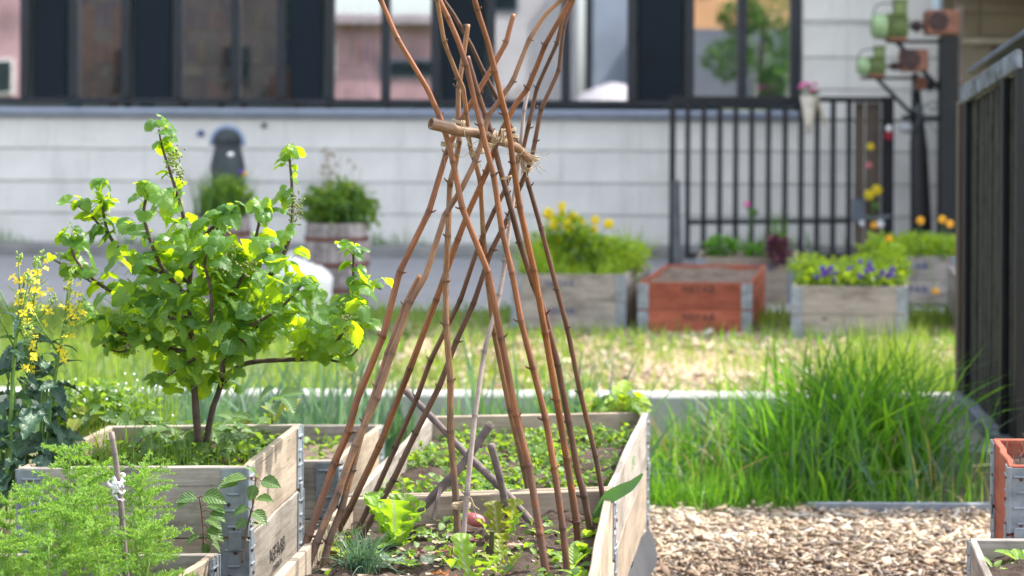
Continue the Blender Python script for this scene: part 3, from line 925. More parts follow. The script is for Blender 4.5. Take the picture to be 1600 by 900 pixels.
for px, lab, c in ((230, 'teal partition column behind the second window', (0.10, 0.22, 0.22)), (116, 'pale teal curtain edge inside the second window', (0.25, 0.42, 0.42))):
    a = wpos(px, 70, 0.7)
    q = G(); q.box((a.x, a.y, 2.55), (0.16, 0.1, 1.95), ch=0.01); tag(q.build('column', plain('teal_paint', c, .6)), lab, 'column')
for px, wd_, lab, c in ((405, .9, 'low cabinet with coloured boxes behind the fourth pane', (0.28, 0.2, 0.12)), (335, .7, 'wooden cabinet behind the third pane', (0.30, 0.19, 0.11)), (160, .6, 'dark shelf unit inside the second window', (0.07, 0.10, 0.09)), (560, .7, 'shelf unit inside the window reflecting pink walls', (0.25, 0.22, 0.2))):
    a = wpos(px, 100, 2.2)
    t = thing('shelf_unit', lab, 'shelf', (a.x, a.y, 1.55))
    mt = plain('shelf_board', c, .6)
    for k in range(4):
        q = G(); q.box((a.x, a.y, 1.65 + k * .42), (wd_, .3, .03)); q.build('shelf', mt, t)
    for sx_ in (-1, 1):
        q = G(); q.box((a.x + sx_ * wd_ / 2, a.y, 2.3), (.03, .3, 1.5)); q.build('side_panel', mt, t)
    for k in range(3):
        for j in range(5):
            hb = R(.18, .34)
            q = G(); q.box((a.x - wd_ * .4 + j * wd_ * .2, a.y - .02, 1.67 + k * .42 + hb / 2), (wd_ * R(.1, .17), .22, hb)); q.build('box', plain('box_paint', random.choice(((.5, .2, .08), (.1, .16, .3), (.55, .5, .42), (.12, .28, .22), (.4, .35, .1))), .6), t)

# beige wing in the shade and the tall block added to its right to shade the road
wing = thing('beige_outbuilding', 'shaded beige boarded outbuilding beyond the black fence', 'building', (5.0, 20.6, 0))
YB = 20.4
def bx_(px): return (px - 800) / F * YB
def bz_(py): return CH - (py - 159) / F * YB
for (x0, x1, y0, y1, m) in ((1490, 1530, 0, 18, BEIGE), (1530, 1640, 0, 18, BEIGE), (1490, 1530, 18, 56, BEIGE), (1530, 1640, 18, 56, BEIGE), (1500, 1548, 66, 150, BEIGEL), (1548, 1640, 66, 150, BROWNP),
                            (1490, 1530, -60, 0, BEIGE), (1530, 1640, -60, 0, BEIGE), (1500, 1548, 150, 400, BROWNP), (1548, 1640, 150, 400, BROWNP)):
    q = G(); q.box((bx_((x0 + x1) / 2), YB, bz_((y0 + y1) / 2)), (bx_(x1) - bx_(x0) - 0.01, 0.06, bz_(y0) - bz_(y1) - 0.012), ch=0.006)
    q.build('board_panel', m, wing)
q = G(); q.box((bx_(1552), YB - 0.05, bz_(61)), (bx_(1648) - bx_(1480), 0.14, 0.06), ch=0.006); q.build('beam', BEIGEL, wing)
q = G()
for k in range(16):
    x = bx_(1502) + k * 0.024
    q.tube([(x, YB - 0.04, bz_(148)), (x + 0.0, YB - 0.04, bz_(70))], 0.004, 5)
for k in range(20):
    z = bz_(148) + k * 0.026
    q.tube([(bx_(1501), YB - 0.045, z), (bx_(1547), YB - 0.045, z)], 0.003, 5)
tag(q.build('lattice', BEIGEL, wing), kind='stuff')
q = G(); q.box((5.6, 19.6, 3.0), (2.0, 1.9, 0.14)); q.build('roof', BROWNP, wing)
tall = thing('road_shade_block', 'tall plain unseen block added right of the road to shade it', 'building', (12, 27, 0))  # added out of view so that its shadow falls across the road
q = G(); q.box((12.0, 27.8, 8.0), (12.2, 17.6, 16.0)); q.build('wall', plain('ochre_render', (0.42, 0.33, 0.22), 0.9, 0, 0.1, 1), tall)
for i in range(4):
    for j in range(4):
        q = G(); q.box((7.5 + i * 2.9, 18.99, 2.6 + j * 3.4), (1.3, 0.08, 1.6), ch=0.01); wf = q.build('window', FRAME, tall)
        q = G(); q.box((7.5 + i * 2.9, 18.94, 2.6 + j * 3.4), (1.1, 0.02, 1.4)); q.build('pane', gm, wf)

# ---- the houses behind the photographer, seen mirrored in the glass
def house(name, label, x0, x1, y, h, m, wins, depth=7, roof=None):
    t = thing(name, label, 'building', ((x0 + x1) / 2, y, 0))
    q = G(); q.box(((x0 + x1) / 2, y - depth / 2, h / 2), (x1 - x0, depth, h)); q.build('wall', m, t)
    for (a, b, z0, z1, wm) in wins:
        q = G(); q.box(((a + b) / 2, y + 0.02, (z0 + z1) / 2), (b - a, 0.1, z1 - z0), ch=0.01); wf = q.build('window', wm, t)
        q = G(); q.box(((a + b) / 2, y + 0.08, (z0 + z1) / 2), (b - a - 0.16, 0.03, z1 - z0 - 0.16)); q.build('pane', SPAN, wf)
    if roof is not None:
        q = G(); q.box(((x0 + x1) / 2, y - depth / 2 + 0.2, h + 0.15), (x1 - x0 + 0.4, depth + 0.8, 0.3), ch=0.03); q.build('roof', roof, t)
    return t
PINKW = plain('pink_render', (0.45, 0.265, 0.29), 0.9, 0, 0.36, 1.1)
PALEW = plain('pale_render', (0.58, 0.53, 0.56), 0.9, 0, 0.12, 0.8)
GREYW = plain('grey_render', (0.20, 0.21, 0.27), 0.9, 0, 0.12, 0.8)
ORW = plain('orange_render', (0.74, 0.40, 0.20), 0.9, 0, 0.12, 0.8)
DKW = plain('brown_render', (0.06, 0.048, 0.05), 0.9, 0, 0.25, 0.8)
WHW = plain('white_wood', (0.8, 0.78, 0.76), 0.7)
house('pink_house', 'pink rendered house mirrored in the middle windows', -6.4, -1.9, -18, 4.0, PINKW, [(-4.1, -2.2, 2.35, 2.95, GREYW), (-6.0, -5.4, 2.4, 3.4, WHW)], roof=plain('lavender_render', (0.40, 0.32, 0.36), 0.9, 0, 0.25, 1.2))
house('pink_house', 'pink house mirrored in the window at the far left', -22, -15.0, -18, 7, PINKW, [(-19, -18, 2, 3.4, WHW), (-15.9, -15.3, 1.8, 2.9, WHW)])
house('brown_house', 'dim brown house mirrored in the darker windows', -14.6, -6.9, -22, 8, DKW, [(-13, -12, 2, 3.4, DKW), (-9.4, -8.5, 2.2, 3.5, DKW)])
house('pale_house', 'pale rendered house mirrored right of the canes', -1.8, 2.0, -18, 8, PALEW, [(-0.9, 0.2, 4.4, 5.8, GREYW)])
house('grey_shed', 'grey flat roofed shed mirrored in the window beside the gate', 3.75, 10.0, -16, 3.85, GREYW, [(7.2, 8.2, 1.4, 2.5, WHW)])
house('blue_grey_house', 'blue-grey house mirrored beside the pale house', 2.45, 3.7, -17, 7, plain('blue_grey_render', (0.30, 0.33, 0.42), 0.9, 0, 0.15, 0.8), [])
house('orange_house', 'orange house mirrored above the grey shed', 4.5, 11.5, -26, 9, ORW, [(6.2, 7.0, 5.4, 6.4, WHW), (8.4, 9.2, 5.4, 6.4, WHW)], roof=PINKW)
t = thing('white_tent', 'white rounded tent mirrored low in the window left of the gate', 'tent', (3.0, -13.5, 0))
q = G(); q.lathe((2.9, -13.5, 0), [(1.7, 0), (1.6, 0.9), (1.3, 1.5), (0.9, 1.9), (0.3, 2.15), (0.05, 2.2)], 24); q.build('canopy', PALEW, t, True)
t = thing('garden_tree', 'green leafy tree mirrored in the window nearest the gate', 'tree', (7.2, -14, 0))
q = G(); q.tube(smoothpath([(7.2, -14, -0.1), (7.25, -14, 1.2), (7.1, -13.9, 2.6), (7.3, -14.1, 4.2)]), [0.18 - 0.01 * i for i in range(13)], 9); q.build('trunk', BARK, t, True)
mass('crown', np.concatenate([ell((7.2 + a, -14 + b, 3.2 + c), (r_, r_, r_ * 0.8), 420) for a, b, c, r_ in ((0, 0, 0, 1.3), (-1, .3, -.3, .8), (.9, -.2, .2, .9), (0.2, .4, 1.3, 1.0), (-.6, -.5, .9, .7), (.5, .5, -.8, .6))]), 0.2, L_MID, t)
q = G(); lp = Vector((-9.4, -9, 0)); 
t = thing('street_lamp', 'old lantern street lamp mirrored in the third window', 'street lamp', lp)
q.lathe(lp, [(0.14, 0), (0.12, 0.4), (0.06, 0.6), (0.05, 3.0), (0.09, 3.05), (0.05, 3.1)], 12); q.build('pole', DKGREY, t, True)
q = G(); q.lathe(lp + Vector((0, 0, 3.1)), [(0.12, 0), (0.2, 0.45), (0.26, 0.47), (0.05, 0.75), (0.02, 0.9)], 8); q.build('lantern', DKGREY, t)

# ------------------------------------------------------------ kerb wall, edging
g = G()
a, b = GP(-1100, 605, 0.25), GP(1545, 620, 0.25)
L = (b - a).length
Mr = Matrix.Rotation(math.atan2(b.y - a.y, b.x - a.x), 3, 'Z')
kw = thing('low_concrete_wall', 'low concrete kerb wall behind the tall grass', 'wall', ((a.x + b.x) / 2, 9.5, 0))
nb = 8
for i in range(nb):
    c = a.lerp(b, (i + 0.5) / nb)
    q = G(); q.box((c.x, c.y + 0.08 * 0 + 0.0, 0.11), (L / nb - 0.012, 0.16, 0.30), Mr, 0.012); q.build('concrete_block', CONC, kw)
q = G()
e0, e1 = GP(1262, 797, 0.03), GP(1575, 797, 0.03)
q.box(((e0.x + e1.x) / 2, e0.y + 0.01, 0.02), (e1.x - e0.x, 0.02, 0.08), ch=0.003)
tag(q.build('edging_strip', GALV), 'pale metal edging strip between wood chips and grass', 'edging')

# ------------------------------------------------------------ planter crates
TH = 0.021
bcache = {}
def board_mesh(L, h, mat, seed):
    rng = random.Random(seed)
    V, Fc = [], []
    y, z, c = TH / 2, h / 2, 0.003
    prof = [(-y, -z + c), (-y, z - c), (-y + c, z), (y - c, z), (y, z - c), (y, -z + c), (y - c, -z), (-y + c, -z)]
    ns = 6
    wv = [rng.uniform(-0.003, 0.003) for _ in range(ns + 1)]
    for i in range(ns + 1):
        x = -L / 2 + L * i / ns
        for (a, b) in prof:
            V.append((x, a + wv[i], b + (wv[i] * 0.22 if abs(b) > z - c * 2 else 0)))
    n = len(prof)
    for i in range(ns):
        for k in range(n):
            k2 = (k + 1) % n
            Fc.append((i * n + k, i * n + k2, (i + 1) * n + k2, (i + 1) * n + k))
    Fc.append(tuple(range(n))); Fc.append(tuple(ns * n + k for k in range(n))[::-1])
    return meshdata('board', V, Fc, mat)

def hinge_geo(P, e1, e2, n1, n2, z0, z1, detail):
    """corner P, unit directions along both boards away from the corner, outward normals"""
    q = G()
    for e, nrm in ((e1, n1), (e2, n2)):
        M = Matrix((tuple(e), tuple(nrm), (0, 0, 1))).transposed()
        wd = 0.066
        c = P + e * (wd / 2 + 0.004) + nrm * 0.0022
        q.m = 0
        q.box((c.x, c.y, (z0 + z1) / 2), (wd, 0.003, z1 - z0 - 0.012), M, 0.0)
        nr = 4 if detail else 2
        for k in range(nr):
            z = z0 + (z1 - z0) * (k + 0.7) / (nr + 0.4)
            q.box((c.x + nrm.x * 0.003, c.y + nrm.y * 0.003, z), (wd * (0.78 if k % 2 else 0.5), 0.006, 0.007), M, 0.002)
        if detail:
            q.m = 1
            for k in range(3):
                z = z0 + (z1 - z0) * (k + 0.42) / 3
                cc = c + e * (0.012 if k % 2 else -0.004) + nrm * 0.003
                q.box((cc.x, cc.y, z), (0.010, 0.006, 0.010), M, 0.0025)
            q.m = 0
            cc = c + nrm * 0.0045 - e * 0.006
            q.box((cc.x, cc.y, z0 - 0.006), (0.036, 0.006, 0.052), M, 0.002)
    q.m = 0
    q.tube([(P.x, P.y, z0 + 0.004), (P.x, P.y, z1 - 0.004)], 0.0075, 8)
    return q

NEXT = [100]
def crate(label, C, ztop, n, mats, detail=True, text=None, name='planter_crate', group=None, hh=0.195, hinges=True, jitter=0.003):
    """C: FL, FR, BR, BL corners (outer, top)"""
    C = [Vector((c[0], c[1])) for c in C]
    cen = sum(C, Vector((0, 0))) / 4
    root = thing(name, label, 'planter crate', (cen.x, cen.y, max(0, ztop - n * hh)), group)
    for k in range(n):
        jx = Vector((R(-jitter, jitter), R(-jitter, jitter))) if k else Vector((0, 0))
        z1 = ztop - k * (hh + 0.002); z0 = z1 - hh
        P = [c + jx for c in C]
        for i in range(4):
            A, B = P[i], P[(i + 1) % 4]
            e = (B - A).normalized(); out = Vector((e.y, -e.x))
            L = (B - A).length - (0.002 if i % 2 == 0 else 2 * TH + 0.002)
            c = (A + B) / 2 - out * TH / 2
            M = Matrix(((e.x, -out.x, 0, c.x), (e.y, -out.y, 0, c.y), (0, 0, 1, (z0 + z1) / 2), (0, 0, 0, 1)))
            NEXT[0] += 1
            mt = mats[(i + k) % len(mats)]
            bo = place('board', board_mesh(L, hh - 0.001 * (i % 2), mt, NEXT[0]), root, M)
            for (tk, ti, s, u, v, size, tm) in (text or []):
                if tk == k and ti == i:
                    cu = bpy.data.curves.new('lettering', 'FONT')
                    cu.body = s; cu.size = size; cu.align_x = 'CENTER'; cu.align_y = 'CENTER'; cu.extrude = 0.0004; cu.space_character = 1.18
                    cu.offset = 0.0
                    cu.materials.append(tm)
                    pt = A + e * (B - A).length * u + out * 0.0035
                    TM = Matrix(((e.x, 0, out.x, pt.x), (e.y, 0, out.y, pt.y), (0, 1, 0, z0 + (z1 - z0) * v), (0, 0, 0, 1)))
                    o = bpy.data.objects.new('lettering', cu)
                    me = bpy.data.meshes.new_from_object(o)
                    bpy.data.objects.remove(o)
                    place('lettering', me, bo, TM)
        if hinges:
            for i in range(4):
                A = P[i]; Bn = P[(i + 1) % 4]; Bp = P[(i - 1) % 4]
                e1 = (Bn - A).normalized(); e2 = (Bp - A).normalized()
                n1 = Vector((e1.y, -e1.x)); n2 = Vector((-e2.y, e2.x))
                to3 = lambda v: Vector((v.x, v.y, 0))
                q = hinge_geo(Vector((A.x, A.y, 0)), to3(e1), to3(e2), to3(n1), to3(n2), z0, z1, detail)
                q.build('hinge', [GALV, RIVET], root)
    return root

def soil(label, C, z, mat=SOIL, amp=0.02, res=0.018, sc=5.0, inset=0.022):
    C = [Vector((c[0], c[1])) for c in C]
    cen = sum(C, Vector((0, 0))) / 4
    C = [c + (cen - c).normalized() * inset * 1.35 for c in C]
    nx = max(4, int((C[1] - C[0]).length / res)); ny = max(4, int((C[2] - C[1]).length / res))
    V, Fc = [], []
    for j in range(ny + 1):
        for i in range(nx + 1):
            u, v = i / nx, j / ny
            p = (C[0] * (1 - u) + C[1] * u) * (1 - v) + (C[3] * (1 - u) + C[2] * u) * v
            h = amp * noise.fractal(Vector((p.x * sc, p.y * sc, z)), 0.5, 2.1, 5) + amp * 0.35 * noise.noise(Vector((p.x * 40, p.y * 40, 1)))
            V.append((p.x, p.y, z + h))
    for j in range(ny):
        for i in range(nx):
            a = j * (nx + 1) + i
            Fc.append((a, a + 1, a + nx + 2, a + nx + 1))
    o = place('soil', meshdata('soil', V, Fc, mat, smooth=True))
    return tag(o, label, 'soil', None, 'stuff')

def quad(z, *pp):
    return [GP(x, y, z) for x, y in pp]

# near crates
ZL = 0.65
LC = quad(ZL, (28, 731), (386, 729), (471, 662), (168, 665))
crate('tall grey wooden crate with galvanised corner hinges holding the leafy bush', LC, ZL, 3, [WOOD2, WOOD], True,
      text=[(1, 1, 'NEFAB', 0.50, 0.42, 0.062, INK), (1, 1, 'SWEDEN', 0.50, 0.20, 0.026, INK)])
soil('dark soil around the bush in the tall left crate', LC, ZL - 0.07)
ZS1 = 0.445
SC = [GP(-150, 965, ZS1), GP(180, 965, ZS1), GP(341, 864, ZS1), GP(-12, 864, ZS1)]
crate('low wooden crate holding the feathery plants at the bottom left', SC, ZS1, 2, [WOOD2, WOOD], True)
soil('soil under the feathery plants in the low front crate', SC, ZS1 - 0.075, SOILD)
ZM = 0.55
B1 = quad(ZM, (370, 960), (920, 960), (959, 763), (541, 777))
B2 = [B1[3] + Vector((0, 0.012, 0)), B1[2] + Vector((0, 0.012, 0))] + quad(ZM, (1012, 643), (668, 650))
crate('pale wooden bed holding the cane support and lettuces', B1, ZM, 2, [WOOD, WOOD], True)
crate('pale wooden bed full of green ground cover behind the canes', B2, ZM, 2, [WOOD, WOOD2], True)
soil('crumbly brown soil under the cane support', B1, ZM - 0.075, SOIL, 0.022, 0.010)
soil('soil beneath the low ground cover behind the canes', B2, ZM - 0.085, SOIL)
# dark liner below the long bed
q = G()
for A, B in ((B1[1], B1[2]), (B2[1], B2[2])):
    pa = []
    for k in range(9):
        c = A.lerp(B, k / 8)
        pa.append((c.x + 0.02 + R(0, 0.03), c.y))
    V = []
    for (x, y) in pa: V += [(x - 0.03, y, 0.165), (x, y, 0.1), (x + R(0.0, .03), y, 0.0)]
    Fc = []
    for k in range(8):
        for m in range(2): Fc.append((k * 3 + m, k * 3 + m + 1, k * 3 + 4 + m, k * 3 + 3 + m))
    q.add(V, Fc)
tag(q.build('ground_sheet', LINER, None, True), 'dark sagging liner along the foot of the long bed', 'liner')
ZB = 0.45
SB = [GP(246, 722, ZB), GP(527, 720, ZB), GP(598, 663, ZB), GP(370, 664, ZB)]
crate('wooden crate of bare soil seedlings behind the tall left crate', SB, ZB, 2, [WOOD2, WOOD], True)
soil('bare soil with seedlings in the crate behind', SB, ZB - 0.06, DRYSOIL)
ZR = 0.62
RC = [GP(1577, 728, ZR), GP(1577, 728, ZR) + Vector((0.8, -0.02, 0)), GP(1551, 685, ZR) + Vector((0.82, 0.0, 0)), GP(1551, 685, ZR)]
crate('red stained crate with dry twigs at the right edge', RC, ZR, 3, [REDW], True)
soil('soil with dead stalks in the red crate at right', RC, ZR - 0.05, SOILD)
ZG = 0.45
GC = [GP(1562, 960, ZG), GP(1562, 960, ZG) + Vector((0.8, -0.02, 0)), GP(1515, 841, ZG) + Vector((0.8, 0, 0)), GP(1515, 841, ZG)]
crate('grey wooden crate of dark soil at the bottom right corner', GC, ZG, 2, [WOOD2], True)
soil('dark soil in the crate at the bottom right', GC, ZG - 0.045, SOILD, 0.02, 0.012)

# far crates
FD = {}
FG = [PX(800, 428, 14.1), PX(977, 428, 14.1), PX(1014, 408, 15.3), PX(850, 408, 15.3)]
crate('grey crate with blue print holding yellow flowers and grass', FG, FG[0].z, 2, [WOOD2], False,
      text=[(0, 0, 'NEFAB', 0.42, 0.66, 0.062, BLUEINK), (1, 0, 'NEFAB', 0.42, 0.66, 0.062, BLUEINK)])
soil('soil in the grey crate of yellow flowers', FG, FG[0].z - 0.05, SOIL, 0.02, 0.06)
FR = [PX(998, 441, 14.05), PX(1174, 441, 14.05), PX(1197, 411, 15.6), PX(1040, 411, 15.6)]
crate('red stained crate of bare soil beyond the grass', FR, FR[0].z, 2, [REDW], False,
      text=[(0, 0, 'NEFAB', 0.53, 0.74, 0.07, INK), (1, 0, 'NEFAB', 0.53, 0.74, 0.07, INK)])
soil('dry bare soil filling the far red crate', FR, FR[0].z - 0.03, DRYSOIL, 0.03, 0.05)
FP = [PX(1238, 447, 13.7), PX(1417, 447, 13.7), PX(1420, 418, 15.0), PX(1258, 418, 15.0)]
crate('grey crate of lime foliage and violet pansies', FP, FP[0].z, 2, [WOOD2], False)
soil('soil beneath the violet pansies', FP, FP[0].z - 0.03, SOIL, 0.02, 0.06)
FB = [PX(1348, 400, 16.1), PX(1500, 400, 16.1), PX(1497, 388, 16.9), PX(1356, 388, 16.9)]
crate('grey crate with blue marks holding pale green plants by the black post', FB, FB[0].z, 2, [WOOD2], False,
      text=[(0, 0, 'NEFAB', 0.50, 0.6, 0.08, BLUEINK), (1, 0, 'NEFAB', 0.50, 0.6, 0.08, BLUEINK)])
soil('soil in the crate by the black post', FB, FB[0].z - 0.03, SOIL, 0.02, 0.06)
FW = [PX(1088, 402, 16.2), PX(1244, 402, 16.2), PX(1246, 392, 17.0), PX(1096, 392, 17.0)]
crate('pale grey crate standing behind the far red crate', FW, FW[0].z, 2, [WOOD], False, text=[(0, 0, 'NEFAB', 0.62, 0.6, 0.08, BLUEINK)])
soil('soil in the pale crate before the gate', FW, FW[0].z - 0.03, SOIL, 0.02, 0.06)
FE = [PX(1507, 447, 13.7), PX(1660, 447, 13.7), PX(1615, 413, 15.4), PX(1481, 413, 15.4)]
crate('grey crate half hidden by the black fence', FE, FE[0].z, 2, [WOOD2], False)
soil('soil in the crate half hidden by the fence', FE, FE[0].z - 0.05, SOIL, 0.02, 0.06)

# ------------------------------------------------------------ black fence at the right
fa, fb = Vector((2.176, 9.45)), Vector((2.165, 8.36))
fe = (fb - fa).normalized(); fo = Vector((fe.y, -fe.x))   # fo: towards -X side?
if fo.x > 0: fo = -fo
fen = thing('black_board_fence', 'black vertical board fence with sloping worn capping at the right edge', 'fence', (2.1, 8.7, 0))
def ftop(t): return 1.66 + 0.15 * t
MF = Matrix(((fe.x, fo.x, 0), (fe.y, fo.y, 0), (0, 0, 1)))
FLn = (fb - fa).length
nsl = 15
for i in range(nsl):
    t = (i + 0.5) / nsl
    c = fa.lerp(fb, t) - fo * R(0.0, 0.012)
    zt = ftop(t) - 0.01; zlo = 0.27 - 0.08 * t
    q = G()
    tl = Matrix.Rotation(R(-0.016, 0.016), 3, 'Y')
    q.box((0, 0, 0), (FLn / nsl - R(0.006, 0.016), 0.02, zt - zlo), MF @ tl, 0.003)
    o = q.build('slat', BLACKW, fen); o.location = (c.x, c.y, (zt + zlo) / 2)
    o.matrix_parent_inverse = W(fen).inverted()
for t in (0.06, 0.74, 0.985):
    c = fa.lerp(fb, t) + fo * 0.022
    q = G(); q.box((c.x, c.y, (ftop(t) + 0.2) / 2), (0.05, 0.03, ftop(t) - 0.2), MF, 0.005); q.build('post', BLACKM, fen)
q = G(); c0 = fa.lerp(fb, 0.5)
q.box((c0.x + fo.x * 0.01, c0.y, 0.20), (FLn + 0.06, 0.11, 0.07), MF @ Matrix.Rotation(0.075, 3, 'Y'), 0.006); q.build('rail', CAPM, fen)
q = G()
ts = Matrix.Rotation(-math.atan2(0.15, FLn), 3, 'Y')
q.box((c0.x + fo.x * 0.03, c0.y, ftop(0.5) + 0.03), (FLn + 0.02, 0.03, 0.085), MF @ ts, 0.006); q.build('capping_board', CAPM, fen)
q = G(); q.box((c0.x + 0.42, c0.y, ftop(0.5) + 0.10), (FLn + 0.04, 0.85, 0.03), MF @ ts @ Matrix.Rotation(0.12, 3, 'X'), 0.005); q.build('roof', plain('slate_blue_sheet', (0.085, 0.10, 0.135), 0.5, 0.1, 0.25, 5), fen)
for yy in (fa.y - .03, fb.y + .05):
    q = G(); q.box((fa.x + 0.80, yy, 0.90), (0.06, 0.06, 1.80), None, 0.005); q.build('post', BLACKM, fen)
for i in range(8):
    q = G(); q.box((fa.x + 0.83, fb.y + .08 + i * .138, 0.88), (0.02, 0.12, 1.66), None, 0.003); q.build('slat', BLACKW, fen)
# far end wall of the shed
for i in range(6):
    q = G(); q.box((fa.x + 0.03 + i * 0.3 * 0 + i * 0.13, fa.y + 0.03, 0.95), (0.12, 0.02, 1.42), None, 0.003); q.build('end_board', BROWNP, fen)
q = G(); q.box((fa.x - 0.02, fa.y + 0.045, 0.93), (0.05, 0.05, 1.46), None, 0.004); q.build('post', BROWNP, fen)

# ------------------------------------------------------------ gate
YG = 20.1
def gx(px): return (px - 800) / F * YG
def gz(py): return CH - (py - 159) / F * YG
gate = thing('black_metal_gate', 'tall black metal bar gate before the pale wall', 'gate', (gx(1210), YG, 0))
for px in (1075, 1100, 1125, 1150, 1175, 1201, 1227, 1252, 1277, 1302, 1327):
    q = G(); q.box((gx(px), YG, (gz(157) + 0.08) / 2), (0.05, 0.05, gz(157) - 0.08), None, 0.004); q.build('bar', BLACKM, gate)
q = G(); q.box((gx(1222), YG, gz(153)), (gx(1395) - gx(1048), 0.07, 0.055), None, 0.006); q.build('top_rail', BLACKM, gate)
q = G(); q.box((gx(1202), YG - 0.002, gz(344)), (gx(1332) - gx(1072), 0.05, 0.05), Matrix.Rotation(-0.012, 3, 'Y'), 0.006); q.build('middle_rail', BLACKM, gate)
q = G(); q.box((gx(1202), YG - 0.002, 0.10), (gx(1332) - gx(1072), 0.05, 0.05), None, 0.006); q.build('bottom_rail', BLACKM, gate)
q = G(); q.box((gx(1051), YG, (gz(150)) / 2), (0.06, 0.06, gz(150)), None, 0.006); q.build('gate_post', BLACKM, gate)
q = G(); q.box((gx(1387), YG, gz(148) / 2), (0.11, 0.11, gz(148)), None, 0.006); q.build('gate_post', BLACKM, gate)
for a, b in ((1337, 1352), (1354, 1377)):
    q = G(); q.box((gx((a + b) / 2), YG + 0.05, (gz(158)) / 2 + 0.03), (gx(b) - gx(a), 0.03, gz(158) - 0.06), None, 0.003); q.build('panel_board', BROWNP, gate)
q = G(); q.box((gx(1341), YG - 0.05, gz(325)), (0.11, 0.08, 0.24), None, 0.01); q.build('lock_box', plain('lock_grey', (0.10, 0.12, 0.15), 0.4, 0.4), gate)
q = G(); q.tube([(gx(1345), YG - 0.06, gz(335)), (gx(1365), YG - 0.08, gz(338)), (gx(1392), YG - 0.06, gz(334))], 0.012); q.build('handle', GALV, gate)
# leaning grey post at the left gate post
q = G(); q.tube([(gx(1058), YG - 0.12, 0), (gx(1055), YG - 0.10, gz(280))], [0.05, 0.045], 10); tag(q.build('round_post', plain('grey_weathered_post', (0.10, 0.105, 0.11), 0.8, 0, 0.3, 12)), 'short grey round post against the left gate post', 'post')

# hanging cone planter with pink flowers, small white and red pinwheel
c = PX(1264, 150, 19.9)
t = thing('hanging_planter', 'pale cone planter with pink flowers hooked on the gate', 'hanging planter', c - Vector((0, 0, 0.4)))
q = G(); q.lathe((c.x, c.y, c.z - 0.38), [(0.015, 0), (0.05, 0.12), (0.075, 0.3), (0.09, 0.38), (0.08, 0.38), (0.06, 0.3)], 16); q.build('cone', plain('cream_ceramic', (0.62, 0.55, 0.47), 0.5), t, True)
q = G(); q.box((c.x + 0.12, c.y, c.z - 0.15), (0.03, 0.02, 0.34), Matrix.Rotation(-0.28, 3, 'Y'), 0.005); q.build('bracket', plain('cane_strip', (0.42, 0.36, 0.24), 0.8), t)
mass('foliage', ell((c.x, c.y, c.z + 0.03), (0.10, 0.08, 0.06), 60), 0.05, L_MID, t)
for i in range(9):
    q = G(); p = Vector((c.x + R(-0.1, 0.1), c.y - R(0, 0.07), c.z + R(0.05, 0.13))); q.ball(p, 0.028, 7, 4, (1, 1, 0.7)); q.build('flower', PINKP, t, True)
c = PX(1389, 207, 19.95)
t = thing('pinwheel', 'small white and red pinwheel fixed to the thick gate post', 'pinwheel', c)
q = G(); q.ball(c + Vector((0, 0, 0.04)), 0.035, 8, 5); q.build('white_ball', WHITE, t, True)
q = G()
for k in range(5):
    th = k * 2 * PI / 5; q.ball(c + Vector((0.03 * math.cos(th), -0.01, -0.03 + 0.03 * math.sin(th))), 0.02, 6, 4)
q.build('red_petals', plain('crimson', (0.45, 0.02, 0.05), 0.5), t, True)

# black columns beside the gate
c = PX(1480, 400, 19.2)
col_ = thing('steel_column', 'thick black steel column right of the gate', 'column', (c.x, 19.2, 0))
q = G(); q.box((c.x, 19.2, 1.15), (0.17, 0.17, 2.3), None, 0.008); q.build('shaft', BLACKM, col_)
q = G(); q.box((c.x, 19.2, 0.02), (0.26, 0.26, 0.04), None, 0.006); q.build('base_plate', BLACKM, col_)
q = G(); q.box((c.x + 0.13, 19.32, 1.3), (0.07, 0.05, 2.6), None, 0.005); tag(q.build('timber_post', plain('brown_timber', (0.17, 0.14, 0.115), 0.8, 0, 0.3, 12)), 'thin brown timber post beside the black column', 'post')
c = PX(1438, 400, 19.5)
pp = thing('leaning_dark_pipe', 'dark tapering pipe column between gate and thick column', 'column', (c.x, 19.5, 0))
q = G(); q.tube([(c.x + 0.02, 19.5, 0), (c.x, 19.5, 0.6), (c.x - 0.02, 19.5, 1.2), (c.x - 0.06, 19.5, 1.95)], [0.11, 0.10, 0.085, 0.03], 12); q.build('pipe', BLACKM, pp, True)
q = G(); q.box((c.x + 0.02, 19.45, PX(1440, 184, 19.45).z), (0.42, 0.03, 0.04)); q.build('cross_bar', BLACKM, pp)
q = G(); cc = PX(1416, 200, 19.4); q.ball(cc, 0.07, 10, 6, (1, .6, 0.8)); q.build('wire_coil', plain('wire_grey', (0.35, 0.36, 0.38), 0.5, 0.5, 0.5, 60, 0.8), pp, True)
c = PX(1439, 130, 19.45)
jb = thing('rusty_clamp_box', 'small brown clamp box on top of the dark pipe', 'box', c)
q = G(); q.box(c, (0.11, 0.1, 0.13), None, 0.015); q.build('housing', RUST, jb)
q = G(); q.lathe(c + Vector((0.09, 0, -0.02)), [(0.05, -0.02), (0.06, 0), (0.05, 0.03)], 12, 'X'); q.build('knob', BLACKM, jb, True)
q = G()
rngw = random.Random(3)
for k in range(14):
    a = c + Vector((rngw.uniform(-.12, .15), rngw.uniform(-.05, .05), -0.1 - rngw.uniform(0, .3)))
    pts = [a]
    for j in range(4): pts.append(pts[-1] + Vector((rngw.uniform(-.08, .08), rngw.uniform(-.03, .03), rngw.uniform(-.07, .05))))
    q.tube(smoothpath(pts, 3), 0.005, 5)
tag(q.build('wire_tangle', GALV), 'tangle of pale bent wire below the clamp box', 'wire', kind='stuff')

